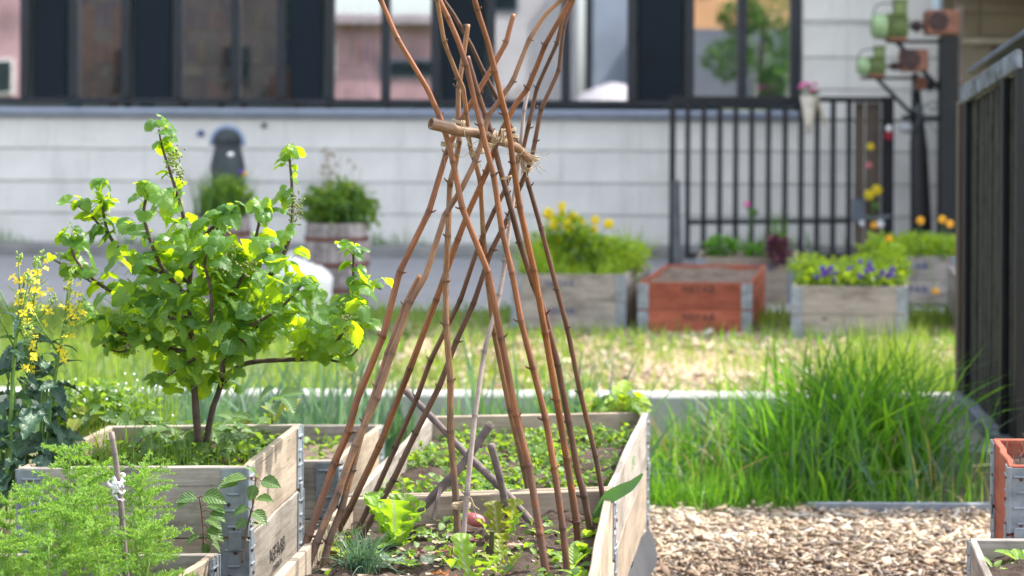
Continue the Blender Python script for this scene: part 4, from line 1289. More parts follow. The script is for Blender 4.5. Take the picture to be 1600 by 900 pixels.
# electric motors
def motor(label, x0, y0, x1, y1, d, boxpx, couppx):
    s = d / F
    a = PX(x0, (y0 + y1) / 2, d); b = PX(x1, (y0 + y1) / 2, d)
    Rr = (y1 - y0) * s / 2 * 0.62
    cz = PX(x0, y1, d).z + Rr + 0.02
    L = b.x - a.x
    t = thing('electric_motor', label, 'electric motor', (a.x + L / 2, d, cz - Rr), 'green motors above the gate')
    q = G(); q.lathe((a.x + L * 0.40, d, cz), [(Rr * 0.82, 0), (Rr * 0.84, L * 0.58), (Rr * 0.5, L * 0.6)], 24, 'X'); q.build('body', MOTOR, t, True)
    for k in range(18):
        th = 2 * PI * k / 18
        q = G(); q.box((a.x + L * 0.68, d + math.cos(th) * Rr * 0.9, cz + math.sin(th) * Rr * 0.9), (L * 0.52, 0.008, Rr * 0.24), Matrix.Rotation(PI / 2 - th, 3, 'X').inverted(), 0.002); q.build('fin', MOTOR, t)
    q = G(); q.lathe((a.x, d, cz), [(Rr * 0.55, 0), (Rr * 0.9, L * 0.05), (Rr, L * 0.15), (Rr, L * 0.40), (Rr * 0.9, L * 0.41)], 24, 'X'); q.build('fan_cover', MOTORL, t, True)
    q = G(); q.box((a.x + L * 0.78, d - 0.02, cz + Rr * 1.45), (L * 0.36, Rr * 1.0, Rr * 1.1), None, 0.012); q.box((a.x + L * 0.78, d - 0.02, cz + Rr * 2.05), (L * 0.42, Rr * 1.1, 0.02), None, 0.006); q.build('terminal_box', MOTOR, t)
    q = G(); q.tube(smoothpath([(a.x + L * 0.62, d, cz + Rr * 1.75), (a.x + L * 0.3, d, cz + Rr * 1.8), (a.x + L * 0.1, d, cz + Rr * 1.4), (a.x + L * 0.03, d, cz + Rr * 0.4)]), 0.006, 6); q.build('cable', DKGREY, t)
    q = G(); q.box((a.x + L * 0.68, d, cz - Rr * 1.03), (L * 0.55, Rr * 1.5, 0.03), None, 0.005); q.build('foot_plate', RUST, t)
    q = G(); q.tube([(a.x + L * 0.98, d, cz), (PX(boxpx[0], 0, d).x, d, cz)], 0.012, 8); q.build('shaft', DKRUST, t)
    q = G(); cx = PX((couppx[0] + couppx[1]) / 2, (couppx[2] + couppx[3]) / 2, d); rr = (couppx[3] - couppx[2]) * s / 2; hw = (couppx[1] - couppx[0]) * s / 2
    q.lathe((cx.x, d, cz), [(rr * 0.6, -hw), (rr * 0.7, -hw * 0.3), (rr, -hw * 0.2), (rr, hw * 0.4), (rr * 0.6, hw * 0.5), (rr * 0.6, hw)], 14, 'X'); q.build('coupling', DKRUST, t)
    q = G(); c = PX((boxpx[0] + boxpx[1]) / 2, (boxpx[2] + boxpx[3]) / 2, d); q.box(c, ((boxpx[1] - boxpx[0]) * s, 0.26, (boxpx[3] - boxpx[2]) * s), None, 0.02)
    q.build('gearbox', RUST, t)
    q = G(); q.lathe((c.x - 0.05, d - 0.135, c.z + 0.01), [(0.02, -0.012), (0.085, -0.012), (0.095, 0.0), (0.1, 0.01)], 18, 'Y'); q.build('round_cover', DKRUST, t)
    return t
motor('upper green electric motor with rusty gearbox above the gate', 1361, 0, 1418, 64, 19.2, (1446, 1495, 16, 55), (1424, 1440, 34, 53))
motor('lower smaller green electric motor with rusty gearbox above the gate', 1339, 74, 1383, 121, 19.3, (1407, 1447, 77, 112), (1390, 1405, 99, 114))
br = thing('motor_bracket', 'black angled bracket carrying the two green motors', 'bracket', (4.1, 19.2, 1.2))
for (p, q_, r_) in (((1385, 65, 19.2), (1492, 65, 19.2), 0.016), ((1402, 66, 19.2), (1478, 150, 19.2), 0.024), ((1345, 122, 19.3), (1430, 122, 19.4), 0.014), ((1370, 122, 19.3), (1432, 186, 19.4), 0.02)):
    q = G(); q.tube([PX(*p), PX(*q_)], r_, 8); q.build('strut', BLACKM, br)
c = PX(1465, 4, 20.8)
q = G(); q.tube([(c.x, 20.8, 2.62), (c.x, 20.8, 4.5)], 0.06, 14); tag(q.build('downpipe', plain('pale_blue_pipe', (0.5, 0.6, 0.68), 0.4)), 'pale blue downpipe behind the upper rusty gearbox', 'pipe')

# ------------------------------------------------------------ barrels, dark sculpture, white sack
def barrel(label, px, ytop, ybot, wpx, d):
    c = PX(px, ybot, d); top = PX(px, ytop, d)
    r = wpx / F * d / 2; h = top.z - 0.0
    t = thing('barrel_planter', label, 'barrel planter', (c.x, d, 0), 'half barrel planters by the road')
    n = 22
    for k in range(n):
        th0, th1 = 2 * PI * (k + 0.04) / n, 2 * PI * (k + 0.96) / n
        V = []
        for j in range(5):
            f = j / 4
            rr = r * (0.93 + 0.09 * math.sin(PI * (0.12 + 0.8 * f)))
            for th in (th0, th1):
                V.append((c.x + rr * math.cos(th), d + rr * math.sin(th), h * f))
            for th in (th1, th0):
                V.append((c.x + (rr - 0.03) * math.cos(th), d + (rr - 0.03) * math.sin(th), h * f))
        Fc = [(3, 2, 1, 0), (16, 17, 18, 19)]
        for j in range(4):
            for m in range(4): Fc.append((j * 4 + m, j * 4 + (m + 1) % 4, j * 4 + 4 + (m + 1) % 4, j * 4 + 4 + m))
        place('stave', meshdata('stave', V, Fc, BARREL), t)
    for f in (0.16, 0.48, 0.80):
        rr = r * (0.93 + 0.09 * math.sin(PI * (0.12 + 0.8 * f))) + 0.006
        q = G(); q.lathe((c.x, d, h * f), [(rr - 0.004, -0.018), (rr, -0.018), (rr, 0.018), (rr - 0.004, 0.018)], 36, closed=False); q.build('hoop', HOOP, t)
    q = G(); q.lathe((c.x, d, h - 0.04), [(0.001, 0), (r * 0.9, 0)], 24, closed=False); q.build('soil', SOILD, t)
    return t, c, h, r
t, c, h, r_ = barrel('half barrel planter with bushy herb right of the white sack', 526, 347, 471, 100, 16.4)
pl = thing('herb_bush', 'green bushy herb with dry seed heads in the right barrel', 'plant', (c.x, 16.4, h))
mass('foliage', np.concatenate([ell((c.x + a, 16.4 + b, h + 0.12 + e), (0.17, 0.17, 0.17), 260) for a, b, e in ((-0.15, 0, 0), (0.1, 0, .02), (0.02, .1, .08), (-.05, -.1, 0), (.18, 0, -.04))]), 0.07, L_GC, pl)
P = NP.uniform(-0.2, 0.2, (200, 2)); P3 = np.stack([c.x + P[:, 0], 16.4 + P[:, 1], np.full(200, h)], 1)
blades('stems', P3, NP.uniform(.2, .5, 200), np.full(200, .012), NP.normal(0, .35, (200, 2)), L_MID, 3, parent=pl)
q = G()
for k in range(16):
    x, y = c.x + R(-.15, .15), 16.4 + R(-.1, .1); hh_ = R(.4, .62)
    q.tube([(x, y, h), (x + R(-.06, .06), y, h + hh_)], 0.003, 4); q.ball((x, y, h + hh_), 0.016, 6, 4)
tag(q.build('dry_seed_heads', plain('dry_stalk', (0.30, 0.25, 0.19), 0.9), pl), kind='stuff')
t, c, h, r_ = barrel('half barrel planter behind the bush before the dark round-topped post', 345, 338, 465, 92, 16.6)
pl = thing('tall_grassy_plant', 'tall wispy plant in the left barrel before the dark post', 'plant', (c.x, 16.6, h))
n = 420; P = NP.normal(0, 0.1, (n, 2)); P3 = np.stack([c.x + P[:, 0], 16.6 + P[:, 1], np.full(n, h)], 1)
blades('stems', P3, NP.uniform(.15, .48, n), np.full(n, .014), NP.normal(0, .3, (n, 2)), L_MID, 4, parent=pl)
mass('foliage', ell((c.x + 0.05, 16.6, h + 0.15), (0.2, 0.16, 0.2), 300), 0.06, L_LIME, pl)
for (dx, z_, m, rad) in ((0.12, 0.52, WHITE, 0.03), (0.2, 0.38, VIOP, 0.028), (0.24, 0.36, ORGP, 0.022)):
    q = G(); q.ball((c.x + dx - 0.03, 16.5, h + z_), rad, 8, 5, (1, 1, .7)); q.build('flower', m, pl, True)
# dark round-topped post
d = 20.6
c = PX(355, 390, d); tp_ = PX(355, 197, d).z
st = thing('round_topped_post', 'dark round-topped post with pale blue rim against the wall', 'post', (c.x, d, 0))
q = G()
pr = [(0.10, 0.0), (0.13, 0.3), (0.16, 0.75), (0.185, 0.95), (0.165, 1.05), (0.14, 1.15), (0.145, 1.22)]
q.lathe((c.x, d, 0), pr + [(0.15, tp_ - 0.16), (0.13, tp_ - 0.09), (0.09, tp_ - 0.04), (0.02, tp_ - 0.02)], 20); q.build('shaft', DKGREY, st, True)
q = G()
pts = []
for k in range(15):
    th = PI * (-0.05 + 1.1 * k / 14); pts.append((c.x + 0.165 * math.cos(th), d - 0.02, tp_ - 0.175 + 0.165 * math.sin(th)))
q.tube(pts, 0.026, 8); q.build('rim', RIMB, st, True)
# white sack
c = PX(480, 490, 15.4)
sk = thing('white_sack', 'crumpled white plastic sack standing beside the right barrel', 'sack', (c.x, 15.4, 0))
V, Fc = [], []
nu_, nv_ = 22, 9
for j in range(nv_ + 1):
    f = j / nv_
    zz = 0.40 * f
    for i in range(nu_):
        th = 2 * PI * i / nu_
        rr = (0.9 + 0.14 * math.sin(PI * f)) * (1 + 0.09 * noise.noise(Vector((math.cos(th) * 2, math.sin(th) * 2, f * 3))))
        if f > 0.8: rr *= 1 - (f - 0.8) * 1.2
        V.append((c.x - 0.02 + 0.21 * rr * math.cos(th), 15.4 + 0.13 * rr * math.sin(th), zz + 0.06 * math.cos(th) * -f + 0.03 * noise.noise(Vector((th, f * 4, 5)))))
for j in range(nv_):
    for i in range(nu_):
        i2 = (i + 1) % nu_; Fc.append((j * nu_ + i, j * nu_ + i2, (j + 1) * nu_ + i2, (j + 1) * nu_ + i))
Fc.append(tuple(nv_ * nu_ + i for i in range(nu_)))
place('bag', meshdata('bag', V, Fc, WHITE, True), sk)
q = G(); q.tube(smoothpath([(c.x - 0.15, 15.33, 0.38), (c.x - 0.13, 15.28, 0.47), (c.x - 0.03, 15.28, 0.48), (c.x, 15.33, 0.4)]), 0.012, 7); q.build('handle', WHITE, sk, True)

# ------------------------------------------------------------ the cane support
def Sd(y, zs):   # distance of a point on the soil seen at row y
    return (CH - zs) * F / (y - 159)
ZSOIL = ZM - 0.075
def cane_mesh(pts, r0, r1, mat, node_px=68, depth0=None, dc=5.12, seed=0, stub=True, yc=222):
    rng = random.Random(seed)
    yb = pts[0][1]
    db = depth0 if depth0 else Sd(yb, ZSOIL)
    P = []
    for (x, y) in pts:
        t = (yb - y) / (yb - yc)
        P.append(PX(x, y, db + (dc - db) * t))
    P[0] = P[0] + (P[0] - P[1]).normalized() * 0.05 + Vector((0, 0, 0))
    # nodes at the measured bends plus regular ones
    path = smoothpath(P, 8) if False else [P[0]] + [v for a, b, c_ in zip(P, P[1:], P[2:]) for v in (b + (a - b) * min(.25, .012 / max(1e-6, (a - b).length)), b + ((a + c_) / 2 - b) * .05, b + (c_ - b) * min(.25, .012 / max(1e-6, (c_ - b).length)))] + [P[-1]]
    # resample fine
    Ls = [0]
    for a, b in zip(path, path[1:]): Ls.append(Ls[-1] + (b - a).length)
    tot = Ls[-1]
    N = int(tot / 0.011)
    def at(s):
        s = min(max(s, 0), tot)
        lo = 0
        for k in range(len(Ls) - 1):
            if Ls[k + 1] >= s: lo = k; break
        f = (s - Ls[lo]) / max(1e-9, Ls[lo + 1] - Ls[lo])
        return path[lo].lerp(path[lo + 1], f)
    nodes = []
    bends, acc = [], 0.0
    for a, b in zip(P, P[1:-1]):
        acc += (b - a).length; bends.append(acc)
    last = -0.1
    for s in bends + [tot]:
        while s - last > 0.27:
            last += rng.uniform(0.13, 0.19); nodes.append(last)
        if s - last > 0.085 and s < tot: nodes.append(s); last = s
    nodes = [n for n in nodes if 0.02 < n < tot - 0.01]
    pts3, rad, dark = [], [], []
    svals = sorted(set([tot * k / N for k in range(N + 1)] + [n + o for n in nodes for o in (-0.006, -0.003, 0, 0.003, 0.006) if 0 < n + o < tot]))
    off = [Vector((rng.uniform(-.0018, .0018), rng.uniform(-.0018, .0018), 0)) for _ in range(len(nodes) + 2)]
    for s in svals:
        dn = min([abs(s - n) for n in nodes] or [1])
        # slight zig-zag between nodes
        k = sum(1 for n in nodes if n < s)
        a = nodes[k - 1] if k > 0 else 0; b = nodes[k] if k < len(nodes) else tot
        f = (s - a) / max(1e-6, b - a)
        p = at(s) + off[k].lerp(off[k + 1], f)
        r = r0 + (r1 - r0) * s / tot
        r *= 1 + 0.10 * math.exp(-(dn / 0.0045) ** 2) + 0.05 * math.exp(-(dn / 0.02) ** 2) + rng.uniform(-.015, .015)
        pts3.append(p); rad.append(r)
        dd = 1 - 0.34 * math.exp(-(dn / 0.0045) ** 2) - 0.16 * math.exp(-(dn / 0.03) ** 2)
        dark.append(dd)
    q = G(); q.tube(pts3, rad, 10)
    col = []
    for d_ in dark: col += [(d_, d_, min(1, d_ * 1.04), 1)] * 10
    if stub:
        for i, n in enumerate(nodes):
            if rng.random() < 0.75:
                p = at(n) + off[min(i, len(off) - 1)] * 0
                tdir = (at(n + 0.02) - at(n - 0.02)).normalized()
                side = Vector((rng.choice((-1, 1)), rng.uniform(-.6, .6), 0))
                side = (side - tdir * side.dot(tdir)).normalized()
                r = r0 + (r1 - r0) * n / tot
                ln = r * rng.uniform(0.55, 1.5)
                nb = len(q.V)
                q.tube([p + side * r * 0.7, p + side * (r + ln * 0.6) + tdir * ln * 0.4, p + side * (r + ln) + tdir * ln * 0.9], [r * 0.42, r * 0.3, r * 0.2], 6)
                col += [(0.72, 0.72, 0.76, 1)] * (len(q.V) - nb)
    return meshdata('cane', q.V, q.Fc, mat, True, None, q.uv, col), P

CN = {
 'C1': ([(462, 899), (482, 837), (522, 725), (545, 675), (558, 625), (598, 526), (625, 425), (669, 331), (698, 240), (708, 215), (721, 188), (746, 144), (770, 103), (790, 66), (797, 40), (802, 22)], 8.6, 6.2, 0, 5.16),
 'C2': ([(855, 905), (845, 835), (827, 728), (806, 650), (782, 529), (763, 426), (722, 325), (707, 253), (700, 224), (686, 182), (667, 138), (622, 60), (595, 0), (583, -24)], 8.4, 6.0, 0, 5.04),
 'C3': ([(832, 800), (818, 730), (797, 640), (772, 520), (763, 443), (756, 369), (752, 287), (745, 258), (738, 240), (733, 215), (729, 176), (724, 137), (716, 122), (693, 65), (682, 0), (678, -25)], 7.2, 5.0, 1, 5.16),
 'C4': ([(476, 899), (495, 847), (527, 770), (554, 697), (588, 622), (613, 552), (640, 472), (664, 432), (695, 335), (720, 297), (743, 252), (752, 225), (764, 181), (801, 127), (827, 62), (851, 23), (875, 0), (890, -18)], 8.6, 5.2, 1, 5.07),
 'C4b': ([(503, 897), (513, 848), (533, 795), (550, 735), (570, 660), (588, 605), (606, 553), (632, 477), (656, 430)], 8.0, 6.0, 4, 5.10),
 'C5': ([(520, 847), (547, 795), (592, 697), (641, 576), (681, 469), (715, 374), (732, 331), (760, 270), (773, 231), (786, 200), (805, 163), (824, 139), (838, 105), (851, 71), (870, 38), (892, 0), (905, -20)], 8.2, 6.0, 0, 5.20),
 'C6': ([(556, 832), (575, 795), (617, 700), (652, 621), (673, 563), (719, 469), (749, 382), (773, 329), (789, 297), (803, 257), (818, 233), (826, 200), (838, 137), (855, 100), (870, 68), (880, 24), (888, -15)], 6.8, 4.6, 2, 5.26),
 'C7': ([(565, 840), (615, 750), (649, 677), (687, 605), (713, 533), (740, 475), (768, 390), (795, 337), (813, 289), (829, 253), (836, 220), (845, 171), (873, 110), (880, 42), (892, 10), (902, -15)], 7.6, 4.8, 2, 5.30),
 'C8': ([(716, 872), (713, 783), (704, 675), (703, 595), (697, 507), (697, 440), (700, 369), (703, 285), (712, 255), (718, 222), (716, 186), (716, 137), (724, 90), (732, 38)], 8.0, 6.4, 4, 5.22),
 'C9': ([(721, 884), (729, 772), (743, 650), (757, 550), (780, 462), (789, 409), (797, 342), (806, 285), (815, 224), (818, 173), (831, 117), (846, 84)], 6.4, 4.6, 3, 5.32),
 'C10': ([(887, 899), (880, 825), (866, 731), (852, 655), (832, 575), (815, 502), (801, 427), (785, 358), (772, 273), (760, 231), (751, 195), (741, 156), (729, 103), (716, 64), (700, 28), (687, 0), (677, -20)], 7.4, 6.4, 0, 5.02),
 'C11': ([(903, 854), (900, 815), (886, 717), (870, 625), (852, 520), (835, 422), (811, 323), (801, 253), (797, 215), (790, 178), (773, 112), (763, 68), (746, 15), (738, -15)], 8.5, 6.4, 0, 5.08),
 'C12': ([(923, 840), (912, 775), (902, 737), (889, 660), (872, 570), (852, 490), (832, 443), (813, 379), (792, 302), (781, 262), (767, 205), (748, 147), (738, 112), (731, 88)], 8.2, 6.4, 2, 5.18),
 'C13': ([(948, 810), (930, 712), (907, 612), (886, 512), (870, 452), (845, 358), (827, 291), (817, 257), (805, 215), (787, 175), (777, 156), (755, 112), (736, 71), (721, 44), (707, 20), (692, 0), (680, -18)], 6.8, 5.0, 2, 5.33),
}
tep = thing('cane_plant_support', 'tall open frame of reddish brown canes lashed together with twine', 'plant support', PX(700, 880, 5.0))
CP = {}
for i, (k, (pts, r0, r1, mi, dc)) in enumerate(CN.items()):
    s = 5.1 / F
    me, CP[k] = cane_mesh(pts, r0 * s * .71, r1 * s * .64, CANES[mi], dc=dc, seed=50 + i)
    place('cane', me, tep)
# crossbar: a thick hollow cane
cb = [(673, 193, 4.98), (693, 198, 5.0), (718, 205, 5.04), (745, 208, 5.09), (773, 218, 5.14), (793, 224, 5.18), (809, 232, 5.22), (827, 250, 5.28)]
path = smoothpath([PX(*p) for p in cb], 6)
s = 5.05 / F
rad = [(9.3 - 3.0 * i / (len(path) - 1)) * s * (1 + 0.12 * math.exp(-((i % 14 - 7) / 1.0) ** 2)) for i in range(len(path))]
q = G(); q.tube(path, rad, 14, cap=False)
ax = (path[0] - path[1]).normalized()
ring = [Vector(v) for v in q.V[:14]]
cen = path[0]
V = ring + [cen + (v - cen) * 0.68 for v in ring] + [cen + (v - cen) * 0.66 - ax * 0.05 for v in ring]
Fc = []
for m in range(2):
    for k in range(14): Fc.append((m * 14 + (k + 1) % 14, m * 14 + k, (m + 1) * 14 + k, (m + 1) * 14 + (k + 1) % 14))
Fc.append(tuple(range(28, 42)))
q.add(V, Fc)
q.add([q.V[-1]], [])
col = [(0.62, 0.68, 0.74, 1)] * len(q.V)
place('crossbar', meshdata('crossbar', q.V, q.Fc, CANES[1], True, None, q.uv, col), tep)

def wrap(c, axis, r, turns, pitch, rt=0.0016, loose=0, seed=0, squash=1.0):
    rng = random.Random(seed)
    axis = Vector(axis).normalized(); a = axis.orthogonal().normalized(); b = axis.cross(a)
    pts = []
    n = int(turns * 14)
    for k in range(n + 1):
        th = 2 * PI * k / 14
        rr = r * (1 + rng.uniform(-.05, .09))
        pts.append(Vector(c) + a * math.cos(th) * rr + b * math.sin(th) * rr * squash + axis * (pitch * (k / 14 - turns / 2) + rng.uniform(-.0012, .0012)))
    q = G(); q.tube(pts, rt, 5)
    for k in range(loose):
        p = Vector(c) + Vector((rng.uniform(-r, r), -r, rng.uniform(-.005, .005)))
        ps = [p]
        dx = rng.uniform(-.012, .014)
        for j in range(5): ps.append(ps[-1] + Vector((dx + rng.uniform(-.006, .006), rng.uniform(-.004, .002), -rng.uniform(0.004, .014) if k % 2 == 0 else rng.uniform(-.012, .010))))
        q.tube(smoothpath(ps, 3), rt * 0.75, 4)
    return q.build('twine', TWINE, tep)
ties = [(701, 226, 5.07, (0.2, 0, 1), 0.024, 4, 3), (745, 238, 5.08, (-0.4, 0, 1), 0.021, 4, 3), (722, 200, 5.07, (1, .1, -.2), 0.024, 3, 4), (716, 190, 5.05, (0.4, 0, 1), 0.020, 2, 2),
        (760, 224, 5.09, (.6, 0, 1), 0.021, 3, 3), (772, 215, 5.12, (1, .1, -.35), 0.021, 4, 4), (784, 212, 5.13, (1, .1, -.3), 0.022, 3, 3), (796, 203, 5.09, (-.1, 0, 1), 0.020, 2, 0), (798, 216, 5.1, (-.1, 0.3, 1), 0.024, 3, 3),
        (822, 252, 5.29, (.5, .1, 1), 0.025, 4, 4), (823, 266, 5.31, (-.2, 0, 1), 0.018, 3, 1), (832, 246, 5.29, (.4, 0, 1), 0.021, 4, 5), (812, 240, 5.24, (1, 0, -.6), 0.022, 3, 3), (792, 277, 5.2, (-.25, 0, 1), 0.024, 2, 2)]
for i, (x, y, d, ax, r, tn, ls) in enumerate(ties):
    wrap(PX(x, y, d), ax, r * .82, tn, 0.0036, 0.0014, max(0, ls - 1), 20 + i)
# low tie round the two upright canes
def cane_at(k, y):
    pts = CN[k][0]; P = CP[k]
    for i in range(len(pts) - 1):
        if pts[i][1] >= y >= pts[i + 1][1]:
            f = (pts[i][1] - y) / (pts[i][1] - pts[i + 1][1]); return P[i].lerp(P[i + 1], f)
pa, pb = cane_at('C8', 787), cane_at('C9', 787)
ctr = (pa + pb) / 2
wrap(ctr, (0, 0, 1), 0.026, 4, 0.0036, 0.0019, 0, 77, 0.75)
q = G()
for ps in ([(728, 782), (737, 786), (742, 800), (746, 815)], [(728, 780), (735, 777), (741, 790), (749, 796)]):
    q.tube(smoothpath([PX(x, y, ctr.y - 0.04) for x, y in ps], 4), 0.0017, 5)
q.build('twine', TWINE, tep)

# loose sticks
def stick(label, pts, d, r, mat=BARKG, name='dry_stick', rough=0.12):
    P = smoothpath([PX(x, y, dd) for (x, y), dd in zip(pts, d)], 6)
    rr = [(r[0] + (r[1] - r[0]) * i / (len(P) - 1)) * 5.3 / F * (1 + R(-rough, rough)) for i in range(len(P))]
    q = G(); q.tube(P, rr, 9)
    return tag(q.build(name, mat, None, True), label, 'stick')
stick('grey stick leaning down to the right behind the canes', [(633, 610), (668, 645), (727, 708), (782, 761), (832, 818)], [5.62, 5.6, 5.56, 5.52, 5.48], (6, 6.5))
stick('dark forked stick leaning up to the right behind the canes', [(768, 661), (721, 728), (690, 761), (655, 800)], [5.44, 5.42, 5.42, 5.42], (6.2, 7.5))
q = G(); q.tube(smoothpath([PX(688, 762, 5.41), PX(683, 785, 5.38), PX(676, 812, 5.36)], 4), [0.006] * 9, 6); tag(q.build('dry_stick', BARKG), 'thin broken twig hanging from the dark forked stick', 'stick')
stick('short dark stump of cane standing before the leaning stick', [(767, 694), (782, 750), (797, 822)], [5.30, 5.32, 5.35], (6, 6))
q = G()
c0 = PX(741, 812, 5.35)
q.lathe((0, 0, 0), [(0.003, -0.03), (0.014, -0.02), (0.019, 0), (0.016, 0.02), (0.006, 0.03)], 12, 'X')
q.V = [tuple(Matrix.Rotation(0.3, 3, 'Y') @ Vector(v) + c0) for v in q.V]
tag(q.build('radish_root', RADISH, None, True), 'pinkish root lying on the soil behind the tied canes', 'root')
q = G(); q.tube([PX(768, 858, 5.0), PX(769, 830, 5.0)], [0.007, 0.006], 8); tag(q.build('dry_stick', plain('dark_green_stub', (0.06, 0.06, 0.02), .6)), 'short dark stub poking from soil by the yellowing lettuce', 'stick')
# stake in the feathery plants
stk = thing('wooden_stake', 'thin grey stake tied with white tape among feathery plants', 'stake', PX(199, 905, 4.9))
q = G(); q.tube(smoothpath([PX(200, 940, 4.9), PX(196, 880, 4.9), PX(187, 768, 4.9), PX(174, 675, 4.9)], 5), 0.0072, 9); q.build('stick', plain('grey_cane', (0.20, 0.16, 0.145), .6, 0, .3, 30, .3), stk, True)
q = G()
rg = random.Random(5)
for k in range(5):
    c = PX(185, 746 + k * 8, 4.9); pts = []
    for j in range(15):
        th = 2 * PI * j / 14; rr = 0.0105 + rg.uniform(-.001, .005)
        pts.append(c + Vector((math.cos(th) * rr, math.sin(th) * rr, rg.uniform(-.005, .005) + .006 * math.sin(th + k))))
    q.tube(pts, [rg.uniform(.0012, .0034) for _ in pts], 5)
for k in range(6):
    p = PX(180 + rg.uniform(-3, 8), 762 + rg.uniform(-10, 6), 4.885); ps = [p]
    for j in range(3): ps.append(ps[-1] + Vector((rg.uniform(-.010, .006), -.002, rg.uniform(-.004, .014))))
    q.tube(smoothpath(ps, 3), [.0035, .004, .003, .004, .0035, .003, .0035, .002, .001, .001][:10], 5)
q.build('tape', TAPE, stk)

# ------------------------------------------------------------ the currant bush
BD = 5.82
cur = thing('currant_bush', 'large leafy currant bush with backlit lobed leaves in the tall crate', 'shrub', GP(318, 672, ZL - 0.07))
PALM = [palmate('leaf', L_CUR, s, droop=dr, lob=lb) for s, dr, lb in ((1, .25, .1), (2, .5, .16), (3, .8, .13), (4, .4, .2), (5, .6, .12), (6, .95, .17), (7, 1.2, .14), (8, -.3, .15), (9, .7, .22), (10, .1, .18))]
branches = [
 ([(310, 690), (306, 640), (302, 580), (298, 520), (296, 450), (298, 400), (286, 335), (268, 275), (254, 232), (248, 202)], 0.0, 0.0, 6.5, 1.3),
 ([(322, 690), (332, 640), (345, 600), (352, 540), (356, 480), (358, 430), (345, 380), (335, 340)], 0.03, -0.06, 5.4, 1.8),
 ([(343, 605), (370, 575), (400, 565), (450, 562), (500, 557), (535, 520), (548, 470), (552, 430), (552, 395)], 0.0, 0.02, 4.5, 1.8),
 ([(354, 500), (395, 460), (430, 420), (450, 380), (457, 335), (456, 290), (452, 245)], -0.02, 0.06, 5, 1.8),
 ([(299, 550), (262, 545), (215, 530), (175, 515), (150, 505)], -0.05, -0.02, 4.5, 2),
 ([(297, 500), (240, 478), (190, 462), (150, 440), (118, 405), (110, 375)], 0.05, 0.1, 4.2, 2),
 ([(297, 440), (250, 425), (200, 400), (172, 370), (162, 335), (156, 292)], 0.02, 0.06, 4, 1.8),
 ([(297, 420), (320, 370), (345, 345), (362, 330)], -0.08, -0.1, 4, 2),
 ([(356, 470), (385, 420), (400, 370), (408, 330)], -0.06, -0.04, 4, 2),
 ([(300, 470), (255, 420), (235, 375), (225, 330), (235, 290)], -0.08, -0.12, 4, 2),
 ([(305, 560), (270, 580), (250, 600)], -0.1, -0.12, 3, 2),
 ([(350, 545), (385, 520), (430, 500), (470, 505)], 0.1, 0.14, 3, 2),
 ([(355, 520), (400, 505), (445, 475), (480, 440), (500, 470)], -0.1, -0.16, 3, 2),
 ([(300, 520), (275, 500), (235, 490), (205, 500)], -0.16, -0.2, 3, 2),
 ([(330, 520), (330, 460), (320, 410), (330, 380)], -0.16, -0.2, 3, 2),
 ([(345, 590), (350, 560), (372, 530), (390, 545)], -0.12, -0.14, 3, 2),
 ([(150, 445), (118, 425), (84, 406)], .1, .13, 2.4, 1.4),
 ([(172, 370), (140, 335), (122, 322)], .05, .05, 2.4, 1.4),
 ([(550, 450), (575, 445), (596, 452)], .02, .02, 2.2, 1.4),
 ([(500, 557), (535, 565), (560, 545)], .0, -.03, 2.4, 1.4),
 ([(215, 532), (190, 550), (160, 540)], -.03, -.05, 2.4, 1.4),
]
q = G()
leaves = []
rl = random.Random(21)
def addleaf(base, outd, size, dr):
    # petiole then blade; blades hang outward and down
    d = Vector((outd[0], outd[1], rl.uniform(-1.25, 0.1))).normalized()
    up = Vector((rl.uniform(-.45, .45), rl.uniform(-.55, .35), 1))
    pet = base + Vector((outd[0] * size * 0.55, outd[1] * size * 0.5, size * rl.uniform(0.1, 0.5)))
    leaves.append((base.copy(), pet, d, up, size))
for bi, (pts, d0, d1, r0, r1) in enumerate(branches):
    P = [PX(x, y, BD + d0 + (d1 - d0) * i / (len(pts) - 1)) for i, (x, y) in enumerate(pts)]
    path = smoothpath(P, 7)
    s = BD / F
    q.tube(path, [(r0 + (r1 - r0) * i / (len(path) - 1)) * s * (1 + rl.uniform(-.06, .06)) for i in range(len(path))], 7)
    n = len(path)
    step = 0.0
    start = 0.33 if bi in (0, 1) else 0.15
    if bi == 2: start = 0.42
    for i in range(n):
        f = i / (n - 1)
        if f < start: continue
        cnt = 1 if f < 0.9 else 2
        if rl.random() < 0.74:
            for c in range(cnt):
                th = rl.uniform(0, 2 * PI)
                o = (math.cos(th), math.sin(th) * 0.8 - 0.15)
                sz = rl.uniform(0.042, 0.085) * (1.0 if f < 0.75 else 0.72)
                addleaf(path[i], o, sz, 0)
# fill the body of the bush
body = [((300, 420), (70, 75), 65), ((370, 440), (60, 60), 46), ((270, 510), (80, 45), 47), ((370, 510), (70, 40), 38), ((215, 440), (60, 50), 24), ((235, 345), (50, 45), 12), ((440, 420), (30, 60), 10), ((310, 570), (60, 28), 14), ((545, 500), (24, 50), 7), ((180, 490), (45, 35), 10), ((435, 515), (70, 35), 32), ((490, 530), (45, 28), 16), ((545, 485), (22, 50), 12), ((285, 590), (42, 25), 12), ((400, 470), (40, 40), 18), ((320, 605), (60, 22), 14), ((520, 545), (50, 20), 8)]
for (cx, cy), (rx, ry), n in body:
    for k in range(n):
        th = rl.uniform(0, 2 * PI); rr = math.sqrt(rl.random())
        base = PX(cx + rx * rr * math.cos(th), cy + ry * rr * math.sin(th), BD + rl.uniform(-.17, .17))
        a = rl.uniform(0, 2 * PI)
        addleaf(base, (math.cos(a), math.sin(a) * .8 - 0.15), rl.uniform(0.045, 0.09), 0)
